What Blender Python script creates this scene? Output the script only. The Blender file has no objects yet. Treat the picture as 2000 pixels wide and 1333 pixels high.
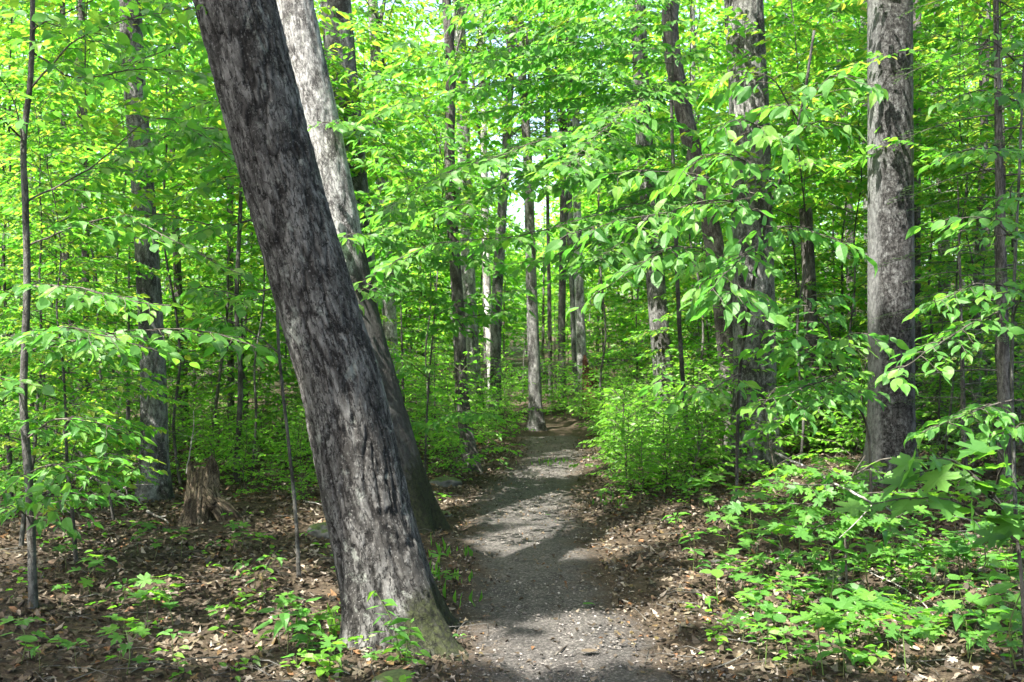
import bpy, math
import numpy as np
from mathutils import Matrix, Vector

# ------------------------------------------------------------------ camera, sky, sun, exposure
scn = bpy.context.scene
C = scn.collection
FPX, CX, CY, CZ = 1944.0, 1000.0, 666.5, 1.6          # 35 mm lens on a 2000 px wide frame, eye height 1.6 m

cam_d = bpy.data.cameras.new('camera')
cam_d.lens = 35.0; cam_d.sensor_width = 36.0
cam_d.clip_start = 0.05; cam_d.clip_end = 2000
cam_d.dof.use_dof = True; cam_d.dof.focus_distance = 6.5; cam_d.dof.aperture_fstop = 5.6
cam = bpy.data.objects.new('camera', cam_d); C.objects.link(cam)
cam.location = (0, 0, CZ); cam.rotation_euler = (math.radians(90), 0, 0)
scn.camera = cam

SUN = np.array([-0.36, -0.36, 0.86]); SUN /= np.linalg.norm(SUN)
world = bpy.data.worlds.new('World'); scn.world = world; world.use_nodes = True
wn = world.node_tree.nodes; wl = world.node_tree.links
sky = wn.new('ShaderNodeTexSky'); sky.sky_type = 'NISHITA'; sky.sun_disc = False
sky.sun_elevation = math.asin(SUN[2]); sky.sun_rotation = math.atan2(SUN[0], SUN[1])
sky.air_density = 1.0; sky.dust_density = 5.0; sky.ozone_density = .6
bg = wn['Background']; bg.inputs['Strength'].default_value = 0.14
wl.new(sky.outputs['Color'], bg.inputs['Color'])
sun_d = bpy.data.lights.new('sun', 'SUN'); sun_d.energy = 5.0; sun_d.angle = math.radians(0.53)
sun_d.color = (1.0, 0.95, 0.87)
sun = bpy.data.objects.new('sun', sun_d); C.objects.link(sun)
sun.rotation_euler = Vector(SUN).to_track_quat('Z', 'Y').to_euler(); sun.location = (-8, -5, 18)

scn.view_settings.view_transform = 'Standard'
scn.view_settings.look = 'None'
scn.view_settings.exposure = 2.55
scn.view_settings.gamma = 1.0
scn.view_settings.use_curve_mapping = False
scn.render.engine = 'CYCLES'
cy = scn.cycles
cy.max_bounces = 10; cy.diffuse_bounces = 7; cy.glossy_bounces = 2; cy.transmission_bounces = 4
cy.sample_clamp_indirect = 6.0
cy.use_denoising = True

# ------------------------------------------------------------------ small numeric helpers
rng = np.random.default_rng(11)
U = lambda a, b: float(rng.uniform(a, b))

def nz(v):
    v = np.asarray(v, float)
    return v / (np.linalg.norm(v, axis=-1, keepdims=True) + 1e-12)

def hash3(i, j, k):
    n = (i * 73856093) ^ (j * 19349663) ^ (k * 83492791)
    n = (n ^ (n >> 13)) * 1274126177 & 0x7fffffff
    n = (n ^ (n >> 16)) * 668265263 & 0x7fffffff
    return ((n ^ (n >> 15)) & 0xffffff) / float(0xffffff)

def vnoise(p):
    p = np.asarray(p, float); f = np.floor(p); i = f.astype(np.int64); t = p - f; t = t * t * (3 - 2 * t)
    r = 0
    for a in (0, 1):
        for b in (0, 1):
            for c in (0, 1):
                w = (t[..., 0] if a else 1 - t[..., 0]) * (t[..., 1] if b else 1 - t[..., 1]) * (t[..., 2] if c else 1 - t[..., 2])
                r = r + w * hash3(i[..., 0] + a, i[..., 1] + b, i[..., 2] + c)
    return r

def fbm(p, o=4):
    p = np.asarray(p, float); s = 0; a = .5; n = 0
    for k in range(o):
        s = s + a * vnoise(p * 2 ** k + 17.3 * k); n += a; a *= .5
    return s / n

def fbm2(x, y, o=4, z=0.5):
    x, y = np.broadcast_arrays(np.asarray(x, float), np.asarray(y, float))
    return fbm(np.stack([x, y, np.full(x.shape, z)], -1), o)

def W(px, py, Y):                                       # a pixel of the photograph and a distance -> a point
    return np.array([(px - CX) / FPX * Y, Y, CZ - (py - CY) / FPX * Y])

def smooth_line(pts, step):
    pts = np.asarray(pts, float)
    if len(pts) == 2:
        n = max(2, int(np.linalg.norm(pts[1] - pts[0]) / step) + 1)
        return pts[0] + (pts[1] - pts[0]) * np.linspace(0, 1, n)[:, None]
    P = np.vstack([2 * pts[0] - pts[1], pts, 2 * pts[-1] - pts[-2]])
    out = []
    for i in range(1, len(P) - 2):
        n = max(2, int(np.linalg.norm(P[i + 1] - P[i]) / step) + 1)
        t = np.linspace(0, 1, n, endpoint=False)[:, None]
        a, b, c, d = P[i - 1], P[i], P[i + 1], P[i + 2]
        out.append(.5 * (2 * b + (c - a) * t + (2 * a - 5 * b + 4 * c - d) * t ** 2 + (3 * b - a - 3 * c + d) * t ** 3))
    return np.vstack(out + [pts[-1:]])

# ------------------------------------------------------------------ the lie of the land
PXY = np.array([(0, .6), (3, .5), (4.66, .36), (7, .14), (9.3, .07), (11, .22), (13.3, .50), (16.5, .66), (19, .8), (22, -.3), (27, -3.5), (40, -9)])
def path_x(y):
    return (np.interp(y - .5, PXY[:, 0], PXY[:, 1]) + np.interp(y, PXY[:, 0], PXY[:, 1]) + np.interp(y + .5, PXY[:, 0], PXY[:, 1])) / 3

def path_w(x, y):                                       # half width with a ragged edge
    return .50 + .42 * (fbm2(x * 1.6, y * 1.6, 4, 4.1) - .5)

def path_mask(x, y):
    d = np.abs(x - path_x(y)) / path_w(x, y)
    return np.clip((1.35 - d) / .5, 0, 1)

def ground(x, y):
    x = np.asarray(x, float); y = np.asarray(y, float)
    bank = .11 * np.logaddexp(0, (x - 1.35) * 2.4) / 2.4
    bank = np.minimum(bank, 1.6 + .02 * x)
    lft = -.02 * np.clip(-x - 6, 0, 20)
    far = .055 * np.clip(y - 23, 0, 60) + .03 * np.clip(y - 17, 0, 60) * np.clip(x / 12, 0, 1)
    m = path_mask(x, y)
    n = .20 * (fbm2(x * .55, y * .55, 3, 9.2) - .5) + .07 * (fbm2(x * 3.1, y * 3.1, 3, 2.2) - .5)
    return bank + lft + far + n * (1 - .65 * m) - .045 * m

def G(px, py):                                          # where the ray of a pixel meets the ground
    Y = 3.0
    for _ in range(400):
        p = W(px, py, Y)
        if p[2] <= float(ground(p[0], p[1])) or Y > 60: break
        Y += .06
    return W(px, py, Y)

# ------------------------------------------------------------------ object helpers
def setp(o, label=None, cat=None, group=None, kind=None):
    if label: o['label'] = label
    if cat: o['category'] = cat
    if group: o['group'] = group
    if kind: o['kind'] = kind
    return o

def thing(name, label, cat, loc, group=None):
    o = bpy.data.objects.new(name, None); C.objects.link(o)
    o.empty_display_size = .2; o.location = [float(v) for v in loc]
    return setp(o, label, cat, group)

def link_mesh(name, me, mat=None, parent=None):
    if mat is not None and not me.materials: me.materials.append(mat)
    o = bpy.data.objects.new(name, me); C.objects.link(o)
    if parent is not None: o.parent = parent
    return o

def mesh_from(name, V, faces, smooth=False, attr=None):
    """faces: list of (n,k) integer arrays."""
    me = bpy.data.meshes.new(name)
    V = np.ascontiguousarray(V, np.float32)
    faces = [np.asarray(f, np.int32) for f in faces if len(f)]
    nl = sum(f.size for f in faces); nf = sum(len(f) for f in faces)
    me.vertices.add(len(V)); me.vertices.foreach_set('co', V.ravel())
    me.loops.add(nl); me.polygons.add(nf)
    me.loops.foreach_set('vertex_index', np.concatenate([f.ravel() for f in faces]))
    tot = np.concatenate([np.full(len(f), f.shape[1], np.int32) for f in faces])
    me.polygons.foreach_set('loop_start', np.concatenate([[0], np.cumsum(tot)[:-1]]).astype(np.int32))
    me.polygons.foreach_set('loop_total', tot)
    me.polygons.foreach_set('use_smooth', np.full(nf, bool(smooth)))
    for k, v in (attr or {}).items():
        v = np.asarray(v, np.float32)
        if v.ndim == 2:
            a = me.attributes.new(k, 'FLOAT_VECTOR', 'POINT'); a.data.foreach_set('vector', v.ravel())
        else:
            a = me.attributes.new(k, 'FLOAT', 'POINT'); a.data.foreach_set('value', v)
    me.update(); me.validate()
    return me

class Leaves:
    def __init__(s): s.p, s.d, s.n, s.l = [], [], [], []
    def add(s, p, d, n, l): s.p.append(p); s.d.append(d); s.n.append(n); s.l.append(l)
    def arrays(s):
        p = np.array(s.p, float).reshape(-1, 3); d = nz(np.array(s.d, float).reshape(-1, 3)); n = np.array(s.n, float).reshape(-1, 3)
        n = nz(n - d * (n * d).sum(1, keepdims=True))
        return p, d, n, np.array(s.l, float)

# leaf outlines: x across, y along the midrib, z out of the blade
OVATE = (np.array([(0, 0, 0), (.24, .27, .05), (.22, .62, .03), (0, 1, -.13), (-.22, .62, .03), (-.24, .27, .05)]),
         [np.array([(0, 1, 2, 3)]), np.array([(0, 3, 4, 5)])])
OVATE_FINE = (np.array([(0, 0, 0), (.17, .12, .035), (.265, .33, .055), (.235, .58, .045), (.12, .82, -.015), (0, 1, -.14),
                        (-.12, .82, -.015), (-.235, .58, .045), (-.265, .33, .055), (-.17, .12, .035), (0, .3, 0), (0, .6, -.01), (0, .82, -.06)]),
              [np.array([(0, 1, 2, 10), (10, 2, 3, 11), (11, 3, 4, 12), (0, 10, 8, 9), (10, 11, 7, 8), (11, 12, 6, 7)]),
               np.array([(12, 4, 5), (12, 5, 6)])])
RHOMB = (np.array([(0, 0, 0), (.27, .42, .05), (0, 1, -.1), (-.27, .42, .05)]), [np.array([(0, 1, 2), (0, 2, 3)])])
LANCE = (np.array([(0, 0, 0), (.07, .3, .02), (.06, .62, 0), (0, 1, -.16), (-.06, .62, 0), (-.07, .3, .02)]),
         [np.array([(0, 1, 2, 3)]), np.array([(0, 3, 4, 5)])])
NEEDLE = (np.array([(0, 0, 0), (.13, .5, 0), (0, 1, 0), (-.13, .5, 0)]), [np.array([(0, 1, 2, 3)])])
def _maple():
    half = [(0, .03), (.07, -.01), (.20, -.07), (.36, .03), (.49, .09), (.41, .20), (.26, .27), (.36, .36), (.52, .45), (.46, .52), (.50, .66), (.34, .63), (.27, .58), (.13, .50), (.14, .62), (.19, .77), (.10, .80)]
    tip = (0, 1)
    pts = half + [tip] + [(-x, y) for x, y in half[:0:-1]]
    V = [(x, y, .10 * abs(x) - .10 * y * y) for x, y in pts] + [(0, .33, -.012)]
    n = len(pts); c = n
    return np.array(V), [np.array([(c, i, (i + 1) % n) for i in range(n)])]
MAPLE = _maple()
MAPLE_LOW = (np.array([(0, 0, 0), (.36, -.04, .04), (.27, .18, .02), (.5, .46, .03), (.2, .52, 0), (0, 1, -.1), (-.2, .52, 0), (-.5, .46, .03), (-.27, .18, .02), (-.36, -.04, .04), (0, .34, -.01)]),
             [np.array([(10, i, (i + 1) % 10) for i in range(10)])])

def leaf_verts(arr, tmpl, wj=.16):
    p, d, n, l = arr
    s = np.cross(d, n)
    T = tmpl[0]; k = len(T); N = len(p)
    r = np.random.default_rng(N + 5)
    wx = (1 + r.uniform(-wj, wj, N))[:, None]; cz = r.uniform(.2, 1.9, N)[:, None]
    V = (p[:, None] + l[:, None, None] * ((T[:, 0] * wx)[:, :, None] * s[:, None] + T[None, :, 1, None] * d[:, None] + (T[:, 2] * cz)[:, :, None] * n[:, None]))
    off = (np.arange(N) * k)[:, None, None]
    return V.reshape(-1, 3), [(f[None] + off).reshape(-1, f.shape[1]) for f in tmpl[1]]

def leaf_mesh(name, arr, tmpl, origin=(0, 0, 0)):
    V, f = leaf_verts(arr, tmpl)
    return mesh_from(name, V - np.asarray(origin), f)

def tubes_mesh(name, tubes, nside=5, origin=(0, 0, 0), step=None):
    """tubes: [(points, r0, r1)]; one mesh of thin tapering stems, with bark coordinates."""
    Vs, Fs, B, off = [], [], [], 0
    for pts, r0, r1 in tubes:
        P = np.asarray(pts, float); n = len(P)
        t = nz(np.gradient(P, axis=0))
        ref = np.where(np.abs(t[:, 2:3]) < .8, np.array([[0, 0, 1.]]), np.array([[0, 1., 0]]))
        a = nz(np.cross(ref, t)); b = np.cross(t, a)
        L = np.concatenate([[0], np.cumsum(np.linalg.norm(np.diff(P, axis=0), axis=1))])
        r = r0 + (r1 - r0) * (L / max(L[-1], 1e-9)) ** .8
        th = np.arange(nside) / nside * 2 * math.pi
        ring = np.cos(th)[None, :, None] * a[:, None] + np.sin(th)[None, :, None] * b[:, None]
        V = P[:, None] + ring * r[:, None, None]
        Vs.append(V.reshape(-1, 3))
        B.append(np.stack([np.broadcast_to(np.cos(th) * r0, (n, nside)), np.broadcast_to(np.sin(th) * r0, (n, nside)), np.broadcast_to(L[:, None] + off * .01, (n, nside))], -1).reshape(-1, 3))
        i = np.arange(n - 1)[:, None] * nside; j = np.arange(nside)[None]
        q = np.stack([i + j, i + (j + 1) % nside, i + nside + (j + 1) % nside, i + nside + j], -1).reshape(-1, 4) + off
        Fs.append(q); off += n * nside
    V = np.vstack(Vs) - np.asarray(origin)
    return mesh_from(name, V, [np.vstack(Fs)], True, {'bco': np.vstack(B)})

def trunk_mesh(name, pts, radii, nside=20, step=.12, rough=.012, furrow=9.0, flare=.45, flare_h=.28, lobes=5, origin=(0, 0, 0), seed=0, squash=.22):
    """A trunk along pts with its own bark relief: ridges, furrows, root flare at the foot."""
    pts = np.asarray(pts, float)
    P = smooth_line(pts, step)
    Lc = np.concatenate([[0], np.cumsum(np.linalg.norm(np.diff(pts, axis=0), axis=1))])
    L = np.concatenate([[0], np.cumsum(np.linalg.norm(np.diff(P, axis=0), axis=1))])
    R = np.interp(L, Lc * L[-1] / Lc[-1], radii)
    t = nz(np.gradient(P, axis=0))
    s = nz(np.cross(np.array([0, 1., 0]), t)); v = np.cross(t, s)
    th = np.arange(nside) / nside * 2 * math.pi
    c, sn = np.cos(th), np.sin(th)
    Rm = float(np.mean(radii))
    n = len(P)
    co = np.stack([np.broadcast_to(c * Rm, (n, nside)), np.broadcast_to(sn * Rm, (n, nside)), np.broadcast_to(L[:, None], (n, nside))], -1)
    q = co + seed * 3.7
    big = fbm(q * np.array([2.2, 2.2, .9]), 3) - .5 + .18 * (fbm(q * np.array([14, 14, 9]), 3) - .5)
    w = q + .05 * (fbm(q * 4, 2)[..., None] - .5)
    f = fbm(w * np.array([furrow, furrow, furrow * squash]) / max(Rm / .2, .5) ** .4, 4)
    ridge = np.abs(f - .5) * 2
    fur = -np.exp(-(ridge / .10) ** 2)
    fine = fbm(q * np.array([45, 45, 22]), 2) - .5
    fl = flare * np.exp(-np.clip(L, 0, 99) / flare_h)[:, None] * (1 + .75 * np.cos(lobes * th + seed * 1.7)[None] + .35 * np.cos(2 * th + seed)[None])
    r = R[:, None] * (1 + .055 * big + fl) + rough * (1.0 * fur + .9 * fine)
    V = P[:, None] + (c[None, :, None] * s[:, None] + sn[None, :, None] * v[:, None]) * r[..., None]
    i = np.arange(n - 1)[:, None] * nside; j = np.arange(nside)[None]
    qd = np.stack([i + j, i + (j + 1) % nside, i + nside + (j + 1) % nside, i + nside + j], -1).reshape(-1, 4)
    top = np.array([[(n - 1) * nside + k for k in range(nside)]])
    return mesh_from(name, V.reshape(-1, 3) - np.asarray(origin), [qd, top], True, {'bco': co.reshape(-1, 3), 'fur': (-fur).ravel()})

# ------------------------------------------------------------------ materials
def nodes_of(name):
    m = bpy.data.materials.new(name); m.use_nodes = True
    nt = m.node_tree; nt.nodes.clear()
    return m, nt.nodes, nt.links

def ramp(ns, stops):
    r = ns.new('ShaderNodeValToRGB'); e = r.color_ramp.elements
    while len(e) < len(stops): e.new(.5)
    for el, (p, c) in zip(e, stops):
        el.position = p; el.color = (*c, 1) if len(c) == 3 else c
    return r

def leaf_mat(name, cols, trans, tmix=.45, rough=.42, spec=.35):
    """A leaf lets part of the light through; each leaf has a slightly different green."""
    m, ns, ln = nodes_of(name)
    geo = ns.new('ShaderNodeNewGeometry'); oi = ns.new('ShaderNodeObjectInfo')
    add = ns.new('ShaderNodeMath'); add.operation = 'ADD'
    fr = ns.new('ShaderNodeMath'); fr.operation = 'FRACT'
    ln.new(geo.outputs['Random Per Island'], add.inputs[0]); ln.new(oi.outputs['Random'], add.inputs[1]); ln.new(add.outputs[0], fr.inputs[0])
    k = len(cols)
    rc = ramp(ns, [(i / (k - 1), c) for i, c in enumerate(cols)]); rt = ramp(ns, [(i / (len(trans) - 1), c) for i, c in enumerate(trans)])
    ln.new(fr.outputs[0], rc.inputs[0]); ln.new(fr.outputs[0], rt.inputs[0])
    p = ns.new('ShaderNodeBsdfPrincipled'); p.inputs['Roughness'].default_value = rough; p.inputs['Specular IOR Level'].default_value = spec
    tc = ns.new('ShaderNodeTexCoord'); nn = ns.new('ShaderNodeTexNoise'); nn.inputs['Scale'].default_value = 28; nn.inputs['Detail'].default_value = 3
    ln.new(tc.outputs['Object'], nn.inputs['Vector'])
    mx = ns.new('ShaderNodeMix'); mx.data_type = 'RGBA'; mx.blend_type = 'MULTIPLY'; mx.inputs[0].default_value = .55
    rn = ramp(ns, [(.3, (.62, .66, .6)), (.7, (1.15, 1.1, 1.15))]); ln.new(nn.outputs[0], rn.inputs[0])
    ln.new(rc.outputs[0], mx.inputs[6]); ln.new(rn.outputs[0], mx.inputs[7])
    ln.new(mx.outputs[2], p.inputs['Base Color'])
    tr = ns.new('ShaderNodeBsdfTranslucent'); ln.new(rt.outputs[0], tr.inputs['Color'])
    mix = ns.new('ShaderNodeMixShader'); mix.inputs[0].default_value = tmix
    ln.new(p.outputs[0], mix.inputs[1]); ln.new(tr.outputs[0], mix.inputs[2])
    out = ns.new('ShaderNodeOutputMaterial'); ln.new(mix.outputs[0], out.inputs[0])
    return m

M = {}
M['beech'] = leaf_mat('beech_leaf', [(.036, .106, .018), (.054, .152, .022), (.072, .192, .026), (.092, .222, .030), (.128, .25, .034), (.18, .21, .035)],
                      [(.095, .35, .024), (.135, .46, .03), (.18, .55, .032), (.25, .61, .036), (.37, .66, .045), (.44, .54, .05)], .5, .5, .25)
M['beech_near'] = leaf_mat('near_leaf', [(.040, .115, .026), (.058, .155, .030), (.072, .185, .034), (.11, .21, .034)],
                           [(.10, .37, .040), (.14, .45, .044), (.18, .52, .044), (.28, .58, .05)], .47, .5, .30)
M['maple'] = leaf_mat('maple_leaf', [(.042, .120, .024), (.060, .160, .028), (.085, .195, .030)],
                      [(.13, .38, .03), (.19, .48, .03), (.27, .56, .035)], .45, .5, .30)
M['canopy'] = leaf_mat('canopy_leaf', [(.050, .115, .020), (.07, .15, .022)], [(.12, .32, .02), (.17, .38, .02)], .40)
M['bush'] = leaf_mat('bush_leaf', [(.060, .150, .018), (.095, .21, .024), (.14, .26, .028)],
                     [(.14, .48, .03), (.21, .60, .036), (.31, .66, .04)], .5)
M['wood_far'] = leaf_mat('woodland_leaf', [(.080, .18, .020), (.12, .235, .026), (.17, .27, .034)],
                     [(.15, .50, .032), (.24, .62, .038), (.36, .68, .05)], .52)
M['hemlock'] = leaf_mat('hemlock_needle', [(.030, .075, .022), (.045, .10, .030), (.06, .13, .036)],
                        [(.05, .14, .02), (.08, .19, .025), (.11, .24, .03)], .3, .5, .3)

def bark_mat(name, dark, mid, light, patch=.5, speck=.4, moss=0.0, moss_h=.6, fiss=.6, band=None, scale=1.0, foot_shade=None):
    """Bark: plates and furrows along the trunk, blotches, pale lichen specks, moss low down."""
    m, ns, ln = nodes_of(name)
    at = ns.new('ShaderNodeAttribute'); at.attribute_name = 'bco'
    oi = ns.new('ShaderNodeObjectInfo')
    sh = ns.new('ShaderNodeVectorMath'); sh.operation = 'MULTIPLY_ADD'; sh.inputs[1].default_value = (1, 1, 1)
    rv = ns.new('ShaderNodeCombineXYZ')
    for k in range(3):
        mm = ns.new('ShaderNodeMath'); mm.operation = 'MULTIPLY'; mm.inputs[1].default_value = 7.0 + 5 * k
        ln.new(oi.outputs['Random'], mm.inputs[0]); ln.new(mm.outputs[0], rv.inputs[k])
    ln.new(at.outputs['Vector'], sh.inputs[0]); ln.new(rv.outputs[0], sh.inputs[2])
    def mapped(sx, sz):
        mp = ns.new('ShaderNodeMapping'); mp.inputs['Scale'].default_value = (sx * scale, sx * scale, sz * scale)
        ln.new(sh.outputs[0], mp.inputs['Vector']); return mp
    def noise(sx, sz, det=5, rough=.6):
        n = ns.new('ShaderNodeTexNoise'); n.inputs['Scale'].default_value = 1; n.inputs['Detail'].default_value = det; n.inputs['Roughness'].default_value = rough
        ln.new(mapped(sx, sz).outputs[0], n.inputs['Vector']); return n.outputs[0]
    def mixc(f, a, b, mode='MIX'):
        x = ns.new('ShaderNodeMix'); x.data_type = 'RGBA'; x.blend_type = mode
        for s, v in ((0, f), (6, a), (7, b)):
            if isinstance(v, (int, float)): x.inputs[s].default_value = v
            elif isinstance(v, tuple): x.inputs[s].default_value = (*v, 1)
            else: ln.new(v, x.inputs[s])
        return x.outputs[2]
    def rng_(v, a, b):
        r = ns.new('ShaderNodeMapRange'); r.interpolation_type = 'SMOOTHSTEP'; r.inputs[1].default_value = a; r.inputs[2].default_value = b
        ln.new(v, r.inputs[0]); return r.outputs[0]
    def math_(op, a, b):
        x = ns.new('ShaderNodeMath'); x.operation = op; x.use_clamp = True
        for s, v in ((0, a), (1, b)):
            if isinstance(v, (int, float)): x.inputs[s].default_value = v
            else: ln.new(v, x.inputs[s])
        return x.outputs[0]
    base = mixc(rng_(noise(30, 17, 8, .72), .36, .66), mid, light)
    if fiss >= .75:                                     # long plates of rough bark running up the trunk
        stv = ns.new('ShaderNodeValToRGB'); stv.color_ramp.elements[0].position = .36; stv.color_ramp.elements[0].color = (.42, .41, .40, 1); stv.color_ramp.elements[1].position = .60; stv.color_ramp.elements[1].color = (1.3, 1.3, 1.3, 1)
        ln.new(noise(38, 6, 6, .7), stv.inputs[0]); base = mixc(.85, base, stv.outputs[0], 'MULTIPLY')
    pm = rng_(noise(6.5, 3.0, 7, .7), .50 - .12 * patch, .62 - .08 * patch)
    c = mixc(math_('MULTIPLY', pm, .9), base, dark)
    fi = noise(30, 8.5, 5, .6)
    fd = math_('ABSOLUTE', math_('SUBTRACT', fi, .5), 0)
    ab = ns.new('ShaderNodeMath'); ab.operation = 'SUBTRACT'; ab.inputs[1].default_value = .5; ln.new(fi, ab.inputs[0])
    aa = ns.new('ShaderNodeMath'); aa.operation = 'ABSOLUTE'; ln.new(ab.outputs[0], aa.inputs[0])
    crack = math_('SUBTRACT', 1.0, rng_(aa.outputs[0], .0, .035))
    c = mixc(math_('MULTIPLY', crack, fiss), c, tuple(v * .35 for v in dark))
    fu = ns.new('ShaderNodeAttribute'); fu.attribute_name = 'fur'
    c = mixc(math_('MULTIPLY', fu.outputs['Fac'], fiss), c, tuple(v * .4 for v in dark))
    sp = rng_(noise(85, 60, 3, .75), .57, .68)
    c = mixc(math_('MULTIPLY', sp, speck), c, tuple(min(v * 1.7, .6) for v in light))
    li = rng_(noise(9, 6, 7, .75), .56, .66)
    c = mixc(math_('MULTIPLY', li, speck * .8), c, (.30, .32, .28))
    xyz = ns.new('ShaderNodeSeparateXYZ'); ln.new(at.outputs['Vector'], xyz.inputs[0])
    if band:                                            # a dark lichen stain of its own shape on one side of the trunk
        cx, w, R = band
        wob = ns.new('ShaderNodeMath'); wob.operation = 'MULTIPLY_ADD'; wob.inputs[1].default_value = .14; ln.new(noise(6, 3, 5), wob.inputs[0]); ln.new(xyz.outputs[0], wob.inputs[2])
        s1 = ns.new('ShaderNodeMath'); s1.operation = 'SUBTRACT'; s1.inputs[1].default_value = cx + .07; ln.new(wob.outputs[0], s1.inputs[0])
        s2 = ns.new('ShaderNodeMath'); s2.operation = 'ABSOLUTE'; ln.new(s1.outputs[0], s2.inputs[0])
        bm = math_('SUBTRACT', 1.0, rng_(s2.outputs[0], w * .75, w))
        bm = math_('MULTIPLY', bm, rng_(noise(22, 13, 8, .8), .36, .52))
        c = mixc(bm, c, mixc(rng_(noise(44, 34, 7, .8), .42, .66), (.009, .0085, .008), (.075, .074, .071)))
    if foot_shade:                                             # a neighbouring trunk's shadow painted on the foot, with a ragged slanting edge
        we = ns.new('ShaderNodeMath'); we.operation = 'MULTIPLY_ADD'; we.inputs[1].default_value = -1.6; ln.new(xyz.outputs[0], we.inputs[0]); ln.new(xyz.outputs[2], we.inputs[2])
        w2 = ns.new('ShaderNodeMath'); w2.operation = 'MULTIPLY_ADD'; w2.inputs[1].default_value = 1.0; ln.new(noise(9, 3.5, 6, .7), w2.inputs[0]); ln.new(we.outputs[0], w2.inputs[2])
        wm = math_('SUBTRACT', 1.0, rng_(w2.outputs[0], foot_shade + .25, foot_shade + .65))
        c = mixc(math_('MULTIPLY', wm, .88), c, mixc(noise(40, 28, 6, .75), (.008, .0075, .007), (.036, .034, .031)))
    if moss > 0:
        hz = ns.new('ShaderNodeMapRange'); hz.inputs[1].default_value = 0; hz.inputs[2].default_value = moss_h; hz.inputs[3].default_value = 1; hz.inputs[4].default_value = 0
        ln.new(xyz.outputs[2], hz.inputs[0])
        sd = rng_(xyz.outputs[0], -.12, .16)
        md = math_('ADD', math_('MULTIPLY', math_('MULTIPLY', hz.outputs[0], sd), .62), math_('ADD', math_('MULTIPLY', hz.outputs[0], .26), math_('MULTIPLY', sd, .30)))
        mk = math_('MULTIPLY', rng_(math_('MULTIPLY', md, math_('ADD', noise(26, 16, 8, .85), .34)), .40, .56), moss * .92)
        c = mixc(mk, c, mixc(rng_(noise(60, 45, 6, .8), .38, .64), (.005, .006, .003), (.024, .030, .008)))
    p = ns.new('ShaderNodeBsdfPrincipled'); p.inputs['Roughness'].default_value = .88; p.inputs['Specular IOR Level'].default_value = .2
    ln.new(c, p.inputs['Base Color'])
    hsum = math_('SUBTRACT', math_('ADD', math_('MULTIPLY', noise(75, 45, 6, .75), .7), math_('MULTIPLY', noise(28, 14, 5, .7), .5)), math_('MULTIPLY', crack, .45))
    bp = ns.new('ShaderNodeBump'); bp.inputs['Strength'].default_value = .9; bp.inputs['Distance'].default_value = .014
    ln.new(hsum, bp.inputs['Height']); ln.new(bp.outputs[0], p.inputs['Normal'])
    out = ns.new('ShaderNodeOutputMaterial'); ln.new(p.outputs[0], out.inputs[0])
    return m

M['bark_lean'] = bark_mat('leaning_bark', (.024, .0225, .020), (.062, .060, .055), (.122, .121, .114), .42, .5, .95, .5, .95)
M['bark_pale'] = bark_mat('pale_bark', (.060, .055, .050), (.24, .235, .225), (.46, .455, .44), .18, .5, .95, .7, .6, scale=1.2)
M['bark_incl'] = bark_mat('inclined_bark', (.045, .042, .040), (.185, .182, .176), (.36, .357, .348), .24, .5, .9, 1.0, .6, scale=1.2, foot_shade=2.3)  # lower bark carries the leaning trunk's cast shadow in its colour
M['bark_grey'] = bark_mat('grey_bark', (.034, .032, .030), (.112, .111, .106), (.25, .25, .24), .38, .45, .5, .5, .55)
M['bark_band'] = bark_mat('banded_bark', (.020, .0195, .019), (.088, .090, .088), (.15, .153, .15), -1.2, .35, .25, .4, .35, band=(-.005, .15, .19))
M['bark_brown'] = bark_mat('brown_bark', (.034, .031, .027), (.080, .075, .066), (.155, .15, .138), .5, .3, .35, .5, .6)
M['bark_birch'] = bark_mat('birch_bark', (.12, .11, .10), (.42, .41, .395), (.60, .59, .57), .05, .3, 0, .5, .25)
M['bark_twig'] = bark_mat('twig_bark', (.035, .028, .022), (.075, .065, .052), (.13, .12, .10), .4, .2, 0, .5, .2)
M['bark_sap'] = bark_mat('sapling_bark', (.030, .028, .024), (.068, .066, .058), (.125, .124, .112), .4, .35, .3, .3, .2)
M['dead'] = bark_mat('dead_wood', (.10, .085, .07), (.25, .225, .20), (.42, .40, .37), .25, .2, 0, .5, .3)
M['rotten'] = bark_mat('rotten_wood', (.028, .021, .015), (.105, .076, .052), (.27, .21, .145), .6, .3, .4, .3, .9, scale=1.4)
M['redwood'] = bark_mat('red_rot', (.04, .018, .012), (.12, .045, .028), (.18, .085, .05), .4, .1, .1, .5, .6)
M['seedling_stem'] = leaf_mat('seedling_stem', [(.08, .13, .03), (.10, .10, .04)], [(.1, .2, .03), (.1, .2, .03)], .1)

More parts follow.
